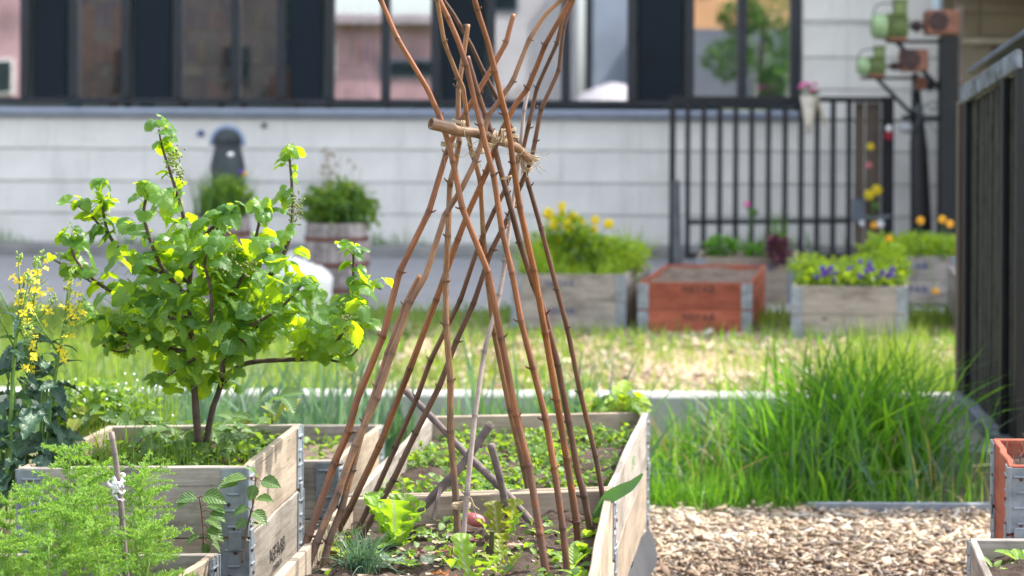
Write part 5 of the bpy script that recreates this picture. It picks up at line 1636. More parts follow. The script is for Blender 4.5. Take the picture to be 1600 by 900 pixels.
for (tx, ty, dd) in ((248, 202, 0), (452, 245, .06), (552, 395, .02), (156, 292, .06), (110, 375, .1), (408, 330, -.04), (362, 330, -.1), (150, 505, -.02)):
    base = PX(tx, ty, BD + dd)
    for k in range(5):
        a = k * 2 * PI / 5 + rl.uniform(-.3, .3)
        addleaf(base + Vector((0, 0, 0.004)), (math.cos(a), math.sin(a) * .8), rl.uniform(0.034, 0.06), 0)
q.build('branches', BARK, cur, True)
qp = G()
for (b, p, d, up, sz) in leaves:
    qp.tube([b, b.lerp(p, 0.55) + Vector((0, 0, sz * 0.06)), p], 0.0013, 4, False)
tag(qp.build('leaf_stalks', STEML, cur), kind='stuff')
# those nearest the camera are single leaves, the rest one part
order = sorted(range(len(leaves)), key=lambda i: leaves[i][1].y - leaves[i][4] * 3)
rest = []
for rank, i in enumerate(order):
    b, p, d, up, sz = leaves[i]
    me = PALM[rl.randrange(len(PALM))]
    M = frame(p, d, up, sz * 0.86, rl.uniform(-.35, .35))
    if rank < 300: place('leaf', me, cur, M)
    else: rest.append((me, M))
if rest:
    V, Fc = bake(rest)
    tag(place('leaves', meshdata('leaves', V, Fc, L_CUR, True), cur), kind='stuff')
q = G()
for (cx, cy, rx, ry, n) in ((272, 245, 14, 26, 50), (350, 415, 24, 22, 70), (462, 330, 12, 28, 60), (205, 540, 14, 14, 26), (540, 505, 10, 24, 40), (283, 270, 8, 14, 30), (390, 420, 14, 18, 40)):
    for k in range(n):
        p = PX(cx + rl.gauss(0, rx * .5), cy + rl.gauss(0, ry * .5), BD - 0.16 + rl.uniform(-.03, .03)); q.ball(p, rl.uniform(.0025, .0042), 6, 4)
tag(q.build('green_berries', plain('pale_green_bud', (0.17, 0.20, 0.055), .6), cur, True), kind='stuff')

# ------------------------------------------------------------ yellow flowering kale
def flower4(c, size, mat, q):
    up = Vector((R(-.6, .6), R(-1, .1), R(.2, 1))).normalized(); a = up.orthogonal().normalized(); b = up.cross(a)
    for k in range(4):
        th = k * PI / 2 + R(-.2, .2); d = a * math.cos(th) + b * math.sin(th); s = up.cross(d)
        q.add([c, c + d * size * .55 + s * size * .32 + up * size * .12, c + d * size + up * size * .05, c + d * size * .55 - s * size * .32 + up * size * .12], [(0, 1, 2, 3)])
KAL = [leaf_grid('leaf', w_kale, L_KALE, 12, 4, dr, 0.3, 0.06, 4, s) for s, dr in ((1, .35), (2, .7), (3, .5))]
KALB = [leaf_grid('leaf', w_lance, L_KALE, 7, 2, .5, 0.3, 0.02, 3, s) for s in (4, 5)]
kspec = [('leftmost tall kale stem flowering yellow at the picture edge', [(10, 790), (16, 680), (22, 560), (30, 490), (38, 440)], 5.45, 0.0),
         ('kale plant with thin yellow buds between two flowering stems', [(45, 790), (40, 660), (42, 560), (45, 500), (46, 470)], 5.75, 0.1),
         ('kale plant with dense yellow flower spike nearest the bush', [(60, 790), (75, 690), (86, 590), (98, 520), (106, 455)], 5.6, 0.0),
         ]
for i, (lab, pts, d, _) in enumerate(kspec):
    P = smoothpath([PX(x, y, d) for x, y in pts], 6)
    t = thing('flowering_kale', lab, 'plant', P[0], 'yellow flowering kale plants')
    q = G(); q.tube(P, [0.008 - 0.005 * k / (len(P) - 1) for k in range(len(P))], 7)
    tops = [P[-1]]
    for k in range(5):
        a = P[int(len(P) * R(.5, .8))]; b = a + Vector((R(-.09, .09), R(-.05, .05), R(.06, .2)))
        q.tube([a, a.lerp(b, .5) + Vector((0, 0, -.01)), b], [.003, .0025, .0018], 5); tops.append(b)
    q.build('stem', STEMG, t, True)
    for k in range(20):
        f = R(.12, .62); a = P[int(f * (len(P) - 1))]
        th = R(0, 2 * PI); sz = R(.06, .12) * (1.15 - f)
        place('leaf', random.choice(KAL), t, frame(a, (math.cos(th), math.sin(th) * .8 - .2, R(-.3, .5)), (0, R(-.6, 0), 1), sz * 1.25, R(-.5, .5)))
    for k in range(7):
        a = P[int(R(.55, .8) * (len(P) - 1))]; th = R(0, 2 * PI)
        place('leaf', random.choice(KALB), t, frame(a, (math.cos(th), math.sin(th), R(.0, .9)), (0, 0, 1), R(.05, .09)))
    for tp_ in tops:
        for k in range(7 if i != 1 else 3):
            q = G(); c = tp_ + Vector((R(-.022, .022), R(-.022, .022), R(-.10, .01))); flower4(c, R(.011, .017), YELP, q); q.build('flower', YELP, t)
    q = G()
    for tp_ in tops:
        for k in range(12): q.ball(tp_ + Vector((R(-.012, .012), R(-.012, .012), R(-.005, .025))), .0035, 5, 3, (1, 1, 1.6))
        for k in range(8):
            a = tp_ + Vector((0, 0, -R(.05, .14))); q.tube([a, a + Vector((R(-.03, .03), R(-.03, .03), R(.01, .03)))], .0012, 4)
    tag(q.build('buds', STEML, t), kind='stuff')
# dense dark kale leaves low at the left edge
t = thing('kale_clump', 'dark blue-green kale leaves massed low at the left edge', 'plant', PX(30, 800, 5.55))
for k in range(64):
    c = PX(R(-10, 90), R(570, 760), 5.55 + R(-.15, .2)); th = R(0, 2 * PI)
    place('leaf', random.choice(KAL), t, frame(c, (math.cos(th), math.sin(th) * .7 - .3, R(-.7, .4)), (R(-.3, .3), R(-.7, 0), 1), R(.05, .10), R(-.6, .6)))
q = G()
for k in range(9):
    x = R(0, 90); q.tube(smoothpath([PX(x + R(-8, 8), 800, 5.6), PX(x, 700, 5.6), PX(x + R(-10, 10), 600, 5.6)], 3), .004, 5)
q.build('stems', STEMG, t)

# ------------------------------------------------------------ feathery plants
def feather(seed, H):
    rg = np.random.default_rng(seed)
    rr = random.Random(seed)
    segs = []
    stem = [Vector((0, 0, 0))]
    n = 14
    for i in range(n): stem.append(stem[-1] + Vector((rr.uniform(-.008, .008), rr.uniform(-.006, .006), H / n)))
    fr = []
    for i in range(1, n + 1):
        f = i / n
        for c in range((4 if f > .75 else 3) if f > .4 else (1 if i % 2 else 0)):
            th = rr.uniform(0, 2 * PI); L = (0.125 * (1 - .55 * f) + 0.02) * rr.uniform(.7, 1.2)
            d = Vector((math.cos(th), math.sin(th), rr.uniform(.15, .8))).normalized()
            m = 11
            p = stem[i].copy(); dd = d.copy()
            for k in range(m):
                p2 = p + dd * L / m; dd = (dd + Vector((0, 0, -.035))).normalized()
                segs.append((p, p2, .0016)); p = p2
                for s in range(5):
                    v = Vector((rr.gauss(0, 1), rr.gauss(0, 1), rr.gauss(0, 1) + .2)).normalized(); v = (v + dd * .7).normalized()
                    l = L * rr.uniform(.09, .22) * (1 - .45 * k / m)
                    q2 = p + v * l
                    segs.append((p, q2, .0013))
                    for e in range(2):
                        v2 = (v + Vector((rr.gauss(0, .6), rr.gauss(0, .6), rr.gauss(0, .6)))).normalized()
                        b = p.lerp(q2, .45); segs.append((b, b + v2 * l * .55, .0011))
    A = np.array([s[0] for s in segs]); B = np.array([s[1] for s in segs]); w_ = np.array([s[2] for s in segs])
    D = B - A; side = np.cross(D, rg.normal(0, 1, D.shape)); side /= np.linalg.norm(side, axis=1, keepdims=True) + 1e-9
    V = np.stack([A - side * w_[:, None], A + side * w_[:, None], B + side * w_[:, None] * .5, B - side * w_[:, None] * .5], 1).reshape(-1, 3)
    Fc = np.arange(len(segs) * 4).reshape(-1, 4)
    fm = npmesh('feathery_foliage', V, Fc, L_DILL)
    q = G(); q.tube(stem, [.0052 - .0036 * i / n for i in range(n + 1)], 6)
    return fm, q.mesh('stem', STEML, True)
FT = [feather(s, h) for s, h in ((1, .34), (2, .42), (3, .28), (4, .38))]
fl = [(95, 705, 4.95, 'tallest feathery plant at the front left'), (148, 735, 5.05, 'feathery plant just left of the taped stake'), (55, 770, 4.8, 'feathery plant in front by the left picture edge'), (15, 790, 4.95, 'feathery plant at the far left picture edge'),
      (238, 745, 5.0, 'upright feathery plant right of the taped stake'), (207, 738, 5.12, 'feathery plant directly behind the taped stake'), (110, 790, 4.75, 'front feathery plant below the tallest one'), (165, 820, 4.7, 'short feathery plant at the stake foot'),
      (30, 850, 4.65, 'lowest feathery plant in the bottom left corner'), (80, 850, 4.62, 'low feathery plant along the bottom edge'), (225, 830, 4.8, 'small feathery plant leaning right over the crate edge'), (130, 760, 4.9, 'feathery plant filling the middle of the clump')]
for i, (x, y, d, lab) in enumerate(fl):
    top = PX(x, y, d)
    fm, sm = FT[i % 4]
    H = (.34, .42, .28, .38)[i % 4]
    t = thing('feathery_plant', lab, 'plant', (top.x, top.y, top.z - H), 'feathery plants in the low crate')
    t.rotation_euler = (R(-.08, .08), R(-.08, .1), R(0, 6.28))
    for nm, me in (('foliage', fm), ('stem', sm)):
        o = bpy.data.objects.new(nm, me); COL.objects.link(o); o.parent = t
        if nm == 'foliage': o['kind'] = 'stuff'

# ------------------------------------------------------------ vines at the crate hinge
OV = [leaf_grid('leaf', w_ovate, L_VINE, 10, 4, dr, .18, .015, 3, s) for s, dr in ((1, .2), (2, .4), (3, .6))]
OVY = [leaf_grid('leaf', w_ovate, L_YEL, 10, 4, dr, .18, .015, 3, s) for s, dr in ((1, .3), (2, .5))]
def vine(label, pts, d, lv, mats=OV):
    P = smoothpath([PX(x, y, d) for x, y in pts], 5)
    t = thing('climbing_plant', label, 'plant', P[0])
    q = G(); q.tube(P, .0028, 6); 
    for (x, y, dx, dz, sz) in lv:
        c = PX(x, y, d - R(.0, .04)); near = min(P, key=lambda p: (p - c).length)
        q.tube([near, near.lerp(c, .5) + Vector((0, 0, .005)), c], .0012, 4)
    q.build('stem', STEMB, t, True)
    for (x, y, dx, dz, sz) in lv:
        c = PX(x, y, d - R(.0, .04))
        place('leaf', random.choice(mats), t, frame(c, (dx, R(-.6, -.1), dz), (R(-.2, .2), R(-.7, -.2), 1), sz, R(-.3, .3)))
    return t
vine('slender climbing plant against the grey front of the tall crate', [(318, 880), (317, 820), (312, 778)], 5.36,
     [(308, 778, -1, .0, .06), (318, 776, 1, .1, .07), (300, 780, -.8, -.3, .055), (325, 790, 1, -.1, .06), (330, 800, 1, -.2, .05), (322, 812, 1, -.1, .055), (325, 826, 1, -.2, .055), (313, 838, -1, -.1, .045), (322, 836, 1, -.2, .04), (320, 850, .3, -1, .035), (330, 850, .9, -.3, .035)])
vine('slender climbing plant twining up the hinge of the tall crate', [(378, 880), (385, 830), (395, 790), (398, 765), (400, 745)], 5.30,
     [(386, 748, -1, .05, .07), (372, 752, -1, -.1, .06), (400, 745, -.1, .8, .045), (398, 758, -.3, -1, .045), (408, 752, 1, -.1, .06), (400, 780, 1, .15, .055), (388, 795, -1, -.1, .05), (395, 800, 1, -.4, .055), (385, 812, -.6, -.4, .04), (392, 818, .8, .1, .03)])

# ------------------------------------------------------------ low plants in the tall crate
t = thing('low_herb_patch', 'low nettle-like herbs filling the right half of the tall crate', 'plant', GP(350, 700, ZL - .07))
for k in range(150):
    x, y = R(215, 440), R(672, 722)
    if x > 385 + (722 - y) * 1.2 - 12: continue
    p = GP(x, y + 12, ZL - .07); c = p + Vector((0, 0, R(.015, .085))); th = R(0, 2 * PI)
    place('leaf', random.choice(OV), t, frame(c, (math.cos(th), math.sin(th) * .7 - .2, R(-.5, .3)), (0, R(-.6, 0), 1), R(.045, .075), R(-.3, .3)))
P, h, wd, ln = scatter(160, (GP(225, 700, ZL).x, GP(400, 700, ZL).x), (GP(300, 722, ZL).y, GP(300, 672, ZL).y), ZL - .07, (.03, .12), (.002, .004), .2)
blades('stems', P, h, wd, ln, L_GC, 2, parent=t)
for k, (x, y, lab) in enumerate(((160, 655, 'broad yellowish leafy weed left of the bush trunk'), (428, 625, 'yellow-green leafy shoot right of the bush trunk'), (125, 660, 'reddish leafed weed at the left rim of the tall crate'), (205, 668, 'low pale weed between the stake and the bush trunk'), (375, 672, 'low leafy weed just right of the bush trunk'))):
    t = thing('leafy_weed', lab, 'plant', GP(x, 690, ZL - .07))
    d = t.location.y
    q = G(); q.tube(smoothpath([t.location, PX(x - 3, (690 + y) / 2, d), PX(x, y, d)], 4), .0025, 5); q.build('stem', STEMB, t)
    for j in range(9):
        c = PX(x + R(-25, 25), y + R(-18, 28), d + R(-.04, .04)); th = R(0, 2 * PI)
        place('leaf', random.choice(OVY if j % 2 else OV), t, frame(c, (math.cos(th), math.sin(th) * .5 - .3, R(-.5, .3)), (0, R(-.6, 0), 1), R(.06, .09), R(-.3, .3)))
P, h, wd, ln = scatter(380, (GP(110, 700, ZL).x, GP(300, 700, ZL).x), (GP(200, 725, ZL).y, GP(300, 675, ZL).y), ZL - .08, (.05, .17), (.0025, .005), .55)
blades('grass', P, h, wd, ln, L_GC, 3, 'fine green grass left of the bush trunk in the tall crate', 'grass')
for k in range(5):
    pass
n = 500
t = thing('white_flowered_weed', 'wispy weed with tiny white flowers rising behind the tall crate', 'plant', PX(150, 660, 6.3))
P, h, wd, ln = scatter(520, (PX(95, 600, 6.3).x, PX(260, 600, 6.3).x), (6.2, 6.6), .45, (.18, .45), (.002, .004), .25)
blades('stems', P, h, wd, ln, L_GC, 4, parent=t)
mass('foliage', ell(PX(150, 640, 6.35), (.20, .12, .10), 600, 0), .035, L_GC, t)
q = G()
for k in range(30): q.ball(PX(R(100, 270), R(575, 690), 6.25 + R(-.1, .1)), .0045, 5, 4)
tag(q.build('white_flowers', WHITE, t), kind='stuff')

# ------------------------------------------------------------ salad plants in the cane bed
OAK = lambda m: [leaf_grid('leaf', w_oak, m, 30, 8, dr, .12, .05, 4.5, s, 1.0) for s, dr in ((1, .15), (2, .35), (3, .6))]
OAKG, OAKR, OAKY, OAKO, OAKS = OAK(L_LET), OAK(L_RED), OAK(L_YEL), OAK(L_ORG), OAK(L_SIL)
def salad(label, x, y, lv, name='lettuce', cat='lettuce'):
    b = GP(x, y, ZSOIL)
    t = thing(name, label, cat, b)
    for (ms, th, el, sz) in lv:
        d = Vector((math.cos(th) * math.cos(el), math.sin(th) * math.cos(el), math.sin(el)))
        up = Vector((-math.cos(th) * math.sin(el), -math.sin(th) * math.sin(el), math.cos(el) + .01))
        sz *= .74; el = min(1.4, el + .08)
        place('leaf', random.choice(ms), t, frame(b + Vector((math.cos(th) * .012, math.sin(th) * .012, 0)), d, up, sz, R(-.25, .25)))
    return t
def rosette(ms, n, el, sz): return [(random.choice(ms) if isinstance(ms[0], list) else ms, k * 2 * PI / n + R(-.3, .3), el + R(-.2, .2), sz * R(.8, 1.15)) for k in range(n)]
salad('large upright oak-leaf lettuce glowing lime green before the canes', 619, 858, [(OAKG, -1.6, 1.4, .21), (OAKG, -2.4, 1.35, .21), (OAKG, -.6, 1.3, .19), (OAKG, 2.5, 1.35, .23), (OAKG, 3.1, 1.25, .22), (OAKG, .2, 1.25, .19), (OAKG, -1.2, 1.0, .13), (OAKG, -2.0, .9, .13), (OAKG, 1.2, 1.35, .2), (OAKG, -.2, .8, .12)])
salad('spreading lettuce with yellow-green lobes at the left cane feet', 565, 868, [(OAKG, 3.0, .35, .16), (OAKY, -2.6, .4, .14), (OAKG, 2.2, .5, .13), (OAKY, -.3, .3, .14), (OAKG, -1.4, .25, .13), (OAKG, .6, .5, .12), (OAKS, -1.0, .1, .15)])
salad('silvery green lettuce with a spotted leaf behind the grass tuft', 602, 878, [(OAKS, -1.3, .45, .15), (OAKS, .2, .2, .14), (OAKS, -2.2, .5, .12), (OAKG, 1.5, .6, .1)])
salad('wilted purplish lettuce lying on the soil left of the tied canes', 672, 866, [(OAKR, -.6, .15, .12), (OAKR, .4, .3, .10), (OAKR, -2.6, .15, .12), (OAKR, 2.4, .2, .1), (OAKS, -1.6, .1, .1)])
salad('pale lettuce with long leaves just behind the tied canes', 690, 842, [(OAKG, 2.6, .6, .14), (OAKS, -.3, .15, .16), (OAKS, 3.0, .5, .12), (OAKG, .9, .7, .14), (OAKG, -1.5, .4, .1)])
salad('front lime lettuce with two upright leaves at the bottom edge', 738, 912, [(OAKG, 2.4, 1.35, .17), (OAKG, -.6, 1.15, .16), (OAKO, 2.9, .35, .13), (OAKR, .2, .3, .12), (OAKO, -.2, .25, .13), (OAKG, -1.5, .4, .08)])
salad('reddish lettuce with an orange rounded leaf right of the front lettuce', 775, 908, [(OAKO, -.2, .3, .11), (OAKO, 2.7, .3, .10), (OAKR, 1.3, .4, .12), (OAKY, .5, .9, .12)])
salad('bolting yellow-green lettuce right of the tied canes', 783, 850, [(OAKY, 2.0, 1.25, .16), (OAKG, -.4, 1.2, .15), (OAKY, -1.6, 1.1, .13), (OAKG, 3.0, 1.0, .12), (OAKY, .6, 1.35, .17), (OAKR, -.9, .2, .11), (OAKR, 3.1, .15, .12)])
salad('small yellow spotted lettuce at the bottom centre', 785, 888, [(OAKY, 1.8, 1.2, .11), (OAKG, -.5, 1.0, .09), (OAKY, 3.0, .8, .08)])
salad('dark green lettuce in shade behind the tied canes', 757, 805, rosette([OAKG, OAKS, OAKG], 10, .75, .13))
salad('lettuce with grey-green leaves under the leaning stick', 795, 790, rosette([OAKS, OAKG], 7, .6, .13))
salad('ragged green lettuce beneath the forked stick', 690, 808, rosette([OAKG, OAKS, OAKY], 8, .55, .10))
salad('wilted violet leaf clump between stub and tied canes', 757, 848, [(OAKR, .3, .7, .10), (OAKR, 2.8, .2, .10), (OAKR, -1.2, .2, .08)])
# grass tuft
b = GP(562, 893, ZSOIL)
t = thing('chive_tuft', 'bluish grass-like tuft spreading at the bottom left of the cane bed', 'grass tuft', b)
n = 190
P3 = np.stack([b.x + NP.normal(0, .02, n), b.y + NP.normal(0, .02, n), np.full(n, ZSOIL)], 1)
blades('blades', P3, NP.uniform(.06, .15, n), NP.uniform(.003, .0045, n), NP.normal(0, .75, (n, 2)), L_BLUE, 5, kind='stuff', parent=t)
# sprouts
SPR = [leaf_grid('leaf', w_sprout, L_LET, 8, 4, dr, .15, .02, 2, s) for s, dr in ((1, .2), (2, .5), (3, .35))]
def sprout(label, x, y, n, sz, z, group, ms=SPR):
    b = GP(x, y, z); t = thing('seedling', label, 'seedling', b, group)
    for k in range(n):
        th = k * 2.4 + R(-.3, .3); el = R(.3, 1.1)
        place('leaf', random.choice(ms), t, frame(b, (math.cos(th) * math.cos(el), math.sin(th) * math.cos(el), math.sin(el)), (-math.cos(th), -math.sin(th), .7), sz * R(.7, 1.2), 0))
for (x, y, n, sz, lab) in ((895, 890, 8, .065, 'leafy lime seedling nearest the bed edge at the bottom'), (912, 868, 8, .062, 'tall lime seedling against the right board'), (918, 842, 7, .055, 'lime seedling in a row by the right board near the canes'), (893, 868, 6, .06, 'lime seedling just right of the front right cane'), (905, 908, 7, .06, 'lime seedling cut by the bottom edge')):
    sprout(lab, x, y, n, sz, ZSOIL, 'lime seedlings along the right board')
for (x, y) in ((820, 860), (838, 872), (812, 842), (860, 868), (848, 842), (872, 850), (640, 885), (830, 830), (865, 825), (800, 872), (705, 888), (815, 890), (930, 822), (918, 828), (880, 838)):
    sprout('tiny green sprout scattered on the soil among the cane feet', x, y, 5, R(.03, .05), ZSOIL, 'tiny sprouts on the cane bed soil')
# litter on the soil: bits of straw and bark
n = 230
x = NP.uniform(B1[0].x + .04, B1[1].x - .04, n); y = NP.uniform(4.35, 5.55, n)
V, Fc = [], []
for i in range(n):
    L_ = abs(NP.normal(0, .010)) + .003; th = NP.uniform(0, PI); w_ = L_ * NP.uniform(.08, .5); z = ZSOIL + NP.uniform(.004, .016)
    dx, dy = math.cos(th) * L_, math.sin(th) * L_; ex, ey = -math.sin(th) * w_, math.cos(th) * w_
    b0 = len(V); V += [(x[i] - dx - ex, y[i] - dy - ey, z), (x[i] + dx - ex, y[i] + dy - ey, z + NP.uniform(-.003, .006)), (x[i] + dx + ex, y[i] + dy + ey, z + .002), (x[i] - dx + ex, y[i] - dy + ey, z + .004)]
    Fc.append((b0, b0 + 1, b0 + 2, b0 + 3))
o = place('soil_litter', meshdata('soil_litter', V, Fc, plain('straw_bits', (0.36, 0.29, 0.21), .9, 0, .6, 30)))
tag(o, 'bits of straw and bark scattered on the cane bed soil', 'litter', None, 'stuff')
# big strap leaf over the board
q = G()
pts = [GP(926, 818, ZSOIL)] + [PX(*p) for p in ((945, 783, 5.50), (968, 768, 5.48), (988, 757, 5.48), (1005, 740, 5.48))]
P = smoothpath(pts, 5)
V, Fc = [], []
for i, p in enumerate(P):
    f = i / (len(P) - 1); hw = .016 * math.sin(PI * min(1, .18 + .82 * f)) ** .75 + .0008
    V += [p + Vector((-.35 * hw, .2 * hw, hw)), p + Vector((.1 * hw, .35 * hw, 0)), p + Vector((.4 * hw, -.1 * hw, -hw))]
for i in range(len(P) - 1):
    for m in range(2): Fc.append((i * 3 + m, i * 3 + m + 1, i * 3 + 4 + m, i * 3 + 3 + m))
t = thing('broad_leaf_shoot', 'single broad pointed green leaf leaning over the right board', 'plant', pts[0])
place('leaf', meshdata('leaf', V, Fc, leafmat('tulip_leaf', (0.07, 0.17, 0.06), (0.12, 0.3, 0.05), .25, .4, .1), True), t)

# ground cover in the bed behind
def inquad(C, n):
    u = NP.uniform(.02, .98, n); v = NP.uniform(.02, .98, n)
    C = [np.array((c[0], c[1])) for c in C]
    p = ((C[0][None] * (1 - u[:, None]) + C[1][None] * u[:, None]) * (1 - v[:, None]) + (C[3][None] * (1 - u[:, None]) + C[2][None] * u[:, None]) * v[:, None])
    return p
def cover(name, label, C, z, n, hmax, size, mat, thr=-.25, cat='ground cover'):
    p = inquad(C, n)
    k = np.array([noise.noise(Vector((a * 5, b * 5, 2))) > thr for a, b in p]); p = p[k]
    P = np.concatenate([p, (z + NP.uniform(.0, 1, len(p)) ** 1.5 * hmax)[:, None]], 1)
    return mass(name, P, NP.uniform(size * .6, size * 1.3, len(P)), mat, None, label, cat, 'stuff', .3, .8)
cover('ground_cover', 'low bright green weeds carpeting the bed behind the canes', B2, ZM - .08, 5200, .05, .022, L_GC, .0)
cover('ground_cover', 'small seedlings dotting the soil of the crate behind', SB, ZB - .06, 420, .03, .028, L_GC, .05)
cover('ground_cover', 'tiny weeds between herbs in the tall crate', LC, ZL - .07, 1400, .05, .022, L_GC, -.3)
cover('ground_cover', 'small mixed weeds creeping over the cane bed soil', B1, ZSOIL + .005, 1100, .035, .022, L_GC, .10)
b = GP(962, 668, ZM - .08)
t = thing('leafy_strawberry_plant', 'bushy plant with yellow-green leaves at the far right corner of the bed', 'plant', b)
STR = [leaf_grid('leaf', w_ovate, m, 10, 4, dr, .2, .02, 3, s) for s, dr, m in ((1, .3, L_LIME), (2, .5, L_MID), (3, .4, L_YEL), (4, .4, L_LIME))]
q = G()
for k in range(95):
    c = PX(R(922, 1003), R(614, 672), b.y + R(-.15, .12)); th = R(0, 2 * PI)
    me = STR[0] if R(0, 1) < .45 else random.choice(STR)
    if c.z > b.z + .14 and R(0, 1) < .5: me = STR[0]
    place('leaf', me, t, frame(c, (math.cos(th), math.sin(th) * .6 - .3, R(-.4, .4)), (0, R(-.7, 0), 1), R(.045, .078), R(-.3, .3)))
    q.tube([b + Vector((R(-.04, .04), R(-.04, .04), 0)), c], .0015, 4)
tag(q.build('leaf_stalks', STEML, t), kind='stuff')
# stalks in the red crate and sprout bottom right
t = thing('dead_stalk_clump', 'dry grey dead stalks standing in the red crate at right', 'dry plant', (RC[0].x + .15, RC[0].y + .25, ZR - .05))
n = 320; p = inquad(RC, n)
blades('stalks', np.concatenate([p, np.full((n, 1), ZR - .05)], 1), NP.uniform(.04, .12, n), NP.uniform(.003, .006, n), NP.normal(0, .4, (n, 2)), plain('dead_grey_stalk', (0.20, 0.16, 0.14), .9, 0, .5, 30), 2, parent=t)
mass('leaves', np.concatenate([inquad(RC, 16), np.full((16, 1), ZR - .01)], 1), .03, L_LET, t)
for (x, y, n, sz, lab) in ((1592, 880, 9, .08, 'bright green seedling in the bottom right crate'), (1553, 893, 4, .05, 'thin seedling near the left board of the bottom right crate'), (1580, 862, 3, .04, 'single thin sprout at the back of the bottom right crate')):
    sprout(lab, x, y, n, sz, ZG - .045, 'seedlings in the bottom right crate')

# ------------------------------------------------------------ tall grass, leeks, lawn
def gdens(x, y):
    px = 800 + F * x / y
    tuft = np.sin(x * 13 + 2 * np.sin(y * 5)) * np.sin(y * 11 + 2 * np.sin(x * 4)) * .5 + .5
    d = np.clip(.05 + 1.0 * tuft ** 2.0, 0, 1)
    d = d * np.where(px > 1420, .10, 1) * np.where((px > 1170) & (px < 1245) & (y > 8.5), .12, 1)
    return d
P, h, wd, ln = scatter(6800, (.1, 2.0), (8.05, 9.3), 0, (.12, .46), (.007, .019), .5, gdens)
h = h * np.where(P[:, 0] / P[:, 1] < .13, .98, 1.0) * (.88 + .3 * np.sin(P[:, 0] * 7))
k = NP.uniform(0, 1, len(P)) < .2
blades('tall_grass', P[k], h[k] * 1.1, wd[k] * 1.3, ln[k] * 1.4, L_BLUE, 5, 'bluish arching blades mixed into the tall grass', 'grass')
P, h, wd, ln = P[~k], h[~k], wd[~k], ln[~k]
blades('tall_grass', P, h, wd, ln, L_GRASS, 4, 'tall lush green grass between wood chips and concrete wall', 'grass')
cl = np.array([(1.47, 8.65)])
P = np.concatenate([NP.normal(cl[0], (.17, .2), (900, 2)), np.zeros((900, 1))], 1)
blades('tall_grass', P, NP.uniform(.3, .80, 900), NP.uniform(.011, .024, 900), NP.normal(0, .42, (900, 2)), L_GRASS, 4, 'tallest dark green grass clump in front of the pansy crate', 'grass')
n = 260
P = np.concatenate([NP.uniform((.15, 8.02), (2.0, 9.2), (n, 2)), np.zeros((n, 1))], 1)
blades('dead_grass', P, NP.uniform(.15, .5, n), NP.uniform(.004, .008, n), NP.normal(0, .6, (n, 2)), L_STRAW, 5, 'dry straw-coloured bent blades among the tall grass', 'grass')
for cx, cy, nn, hh_ in ((.45, 8.02, 140, .16), (.75, 7.95, 120, .13), (1.05, 8.0, 150, .2), (.28, 7.85, 90, .12), (1.5, 8.05, 60, .22)):
    pass
P = np.concatenate([np.concatenate([NP.normal((cx, cy), (.09, .05), (nn, 2)), np.zeros((nn, 1))], 1) for cx, cy, nn in ((.45, 8.0, 140), (.75, 7.95, 110), (1.05, 8.0, 150), (.28, 7.82, 100), (1.5, 8.05, 50), (.62, 8.05, 120), (.35, 7.98, 120))])
blades('short_grass', P, NP.uniform(.05, .2, len(P)), NP.uniform(.004, .009, len(P)), NP.normal(0, .55, (len(P), 2)), L_GRASS, 4, 'ragged tufts of short grass creeping onto the wood chips', 'grass')
n = 46
P = np.concatenate([NP.uniform((1.25, 8.05), (2.0, 8.5), (n, 2)), np.zeros((n, 1))], 1)
blades('seeding_grass', P, NP.uniform(.3, .52, n), NP.uniform(.006, .010, n), np.stack([NP.uniform(-.7, .5, n), NP.normal(0, .2, n)], 1), L_BLUE, 5, 'pale arching grass stalks at the chip edge near the fence', 'grass')
P, h, wd, ln = scatter(1600, (.1, 1.9), (7.9, 8.12), 0, (.05, .22), (.004, .008), .4, lambda x, y: np.where(x < 1.25, 1, .25))
blades('short_grass', P, h, wd, ln, L_GRASS, 3, 'short grass creeping over the wood chip edge', 'grass')
def lawn(x, y):
    return np.where((x > -1.3) & (y > 12.6) & (y < 14.2), .6, 1) * np.clip(.92 - .3 * ((x > -1.0) & (y < 13.9) & (y > 11.0)) + .55 * np.sin(x * 2.3 + y) * np.sin(y * 1.9 + 1), .10, 1)
P, h, wd, ln = scatter(50000, (-8.5, 4.2), (9.65, 15.6), 0, (.04, .17), (.007, .016), .55, lawn)
blades('lawn_grass', P, h, wd, ln, L_LAWN, 2, 'thin sunlit lawn grass between concrete wall and road', 'grass')
P, h, wd, ln = scatter(420, (-1.4, 3.2), (13.0, 13.9), 0, (.05, .2), (.008, .014), .5)
blades('verge_grass', P, h, wd, ln, L_GRASS, 3, 'rough grass along the feet of the far crates', 'grass')
P, h, wd, ln = scatter(900, (1.85, 2.35), (9.7, 11.6), 0, (.2, .5), (.006, .012), .4)
blades('dry_grass', P, h, wd, ln, L_LAWN, 3, 'wispy yellow-green grass beside the fence foot', 'grass')
P, h, wd, ln = scatter(1500, (-6, 4.4), (20.95, 21.3), .12, (.03, .2), (.01, .02), .4, lambda x, y: np.clip(np.sin(x * 3) * .6 + .3, .03, 1))
blades('wall_foot_weeds', P, h, wd, ln, L_MID, 3, 'patchy weeds along the foot of the pale wall', 'weeds')
P, h, wd, ln = scatter(3600, (-2.6, .25), (7.3, 9.3), 0, (.15, .42), (.006, .013), .3, lambda x, y: np.clip(.35 + .65 * np.sin(x * 5 + 2), .1, 1))
blades('meadow_grass', P, h, wd, ln, L_GRASS, 4, 'mixed green grass behind the crates left of centre', 'grass')
LP = []
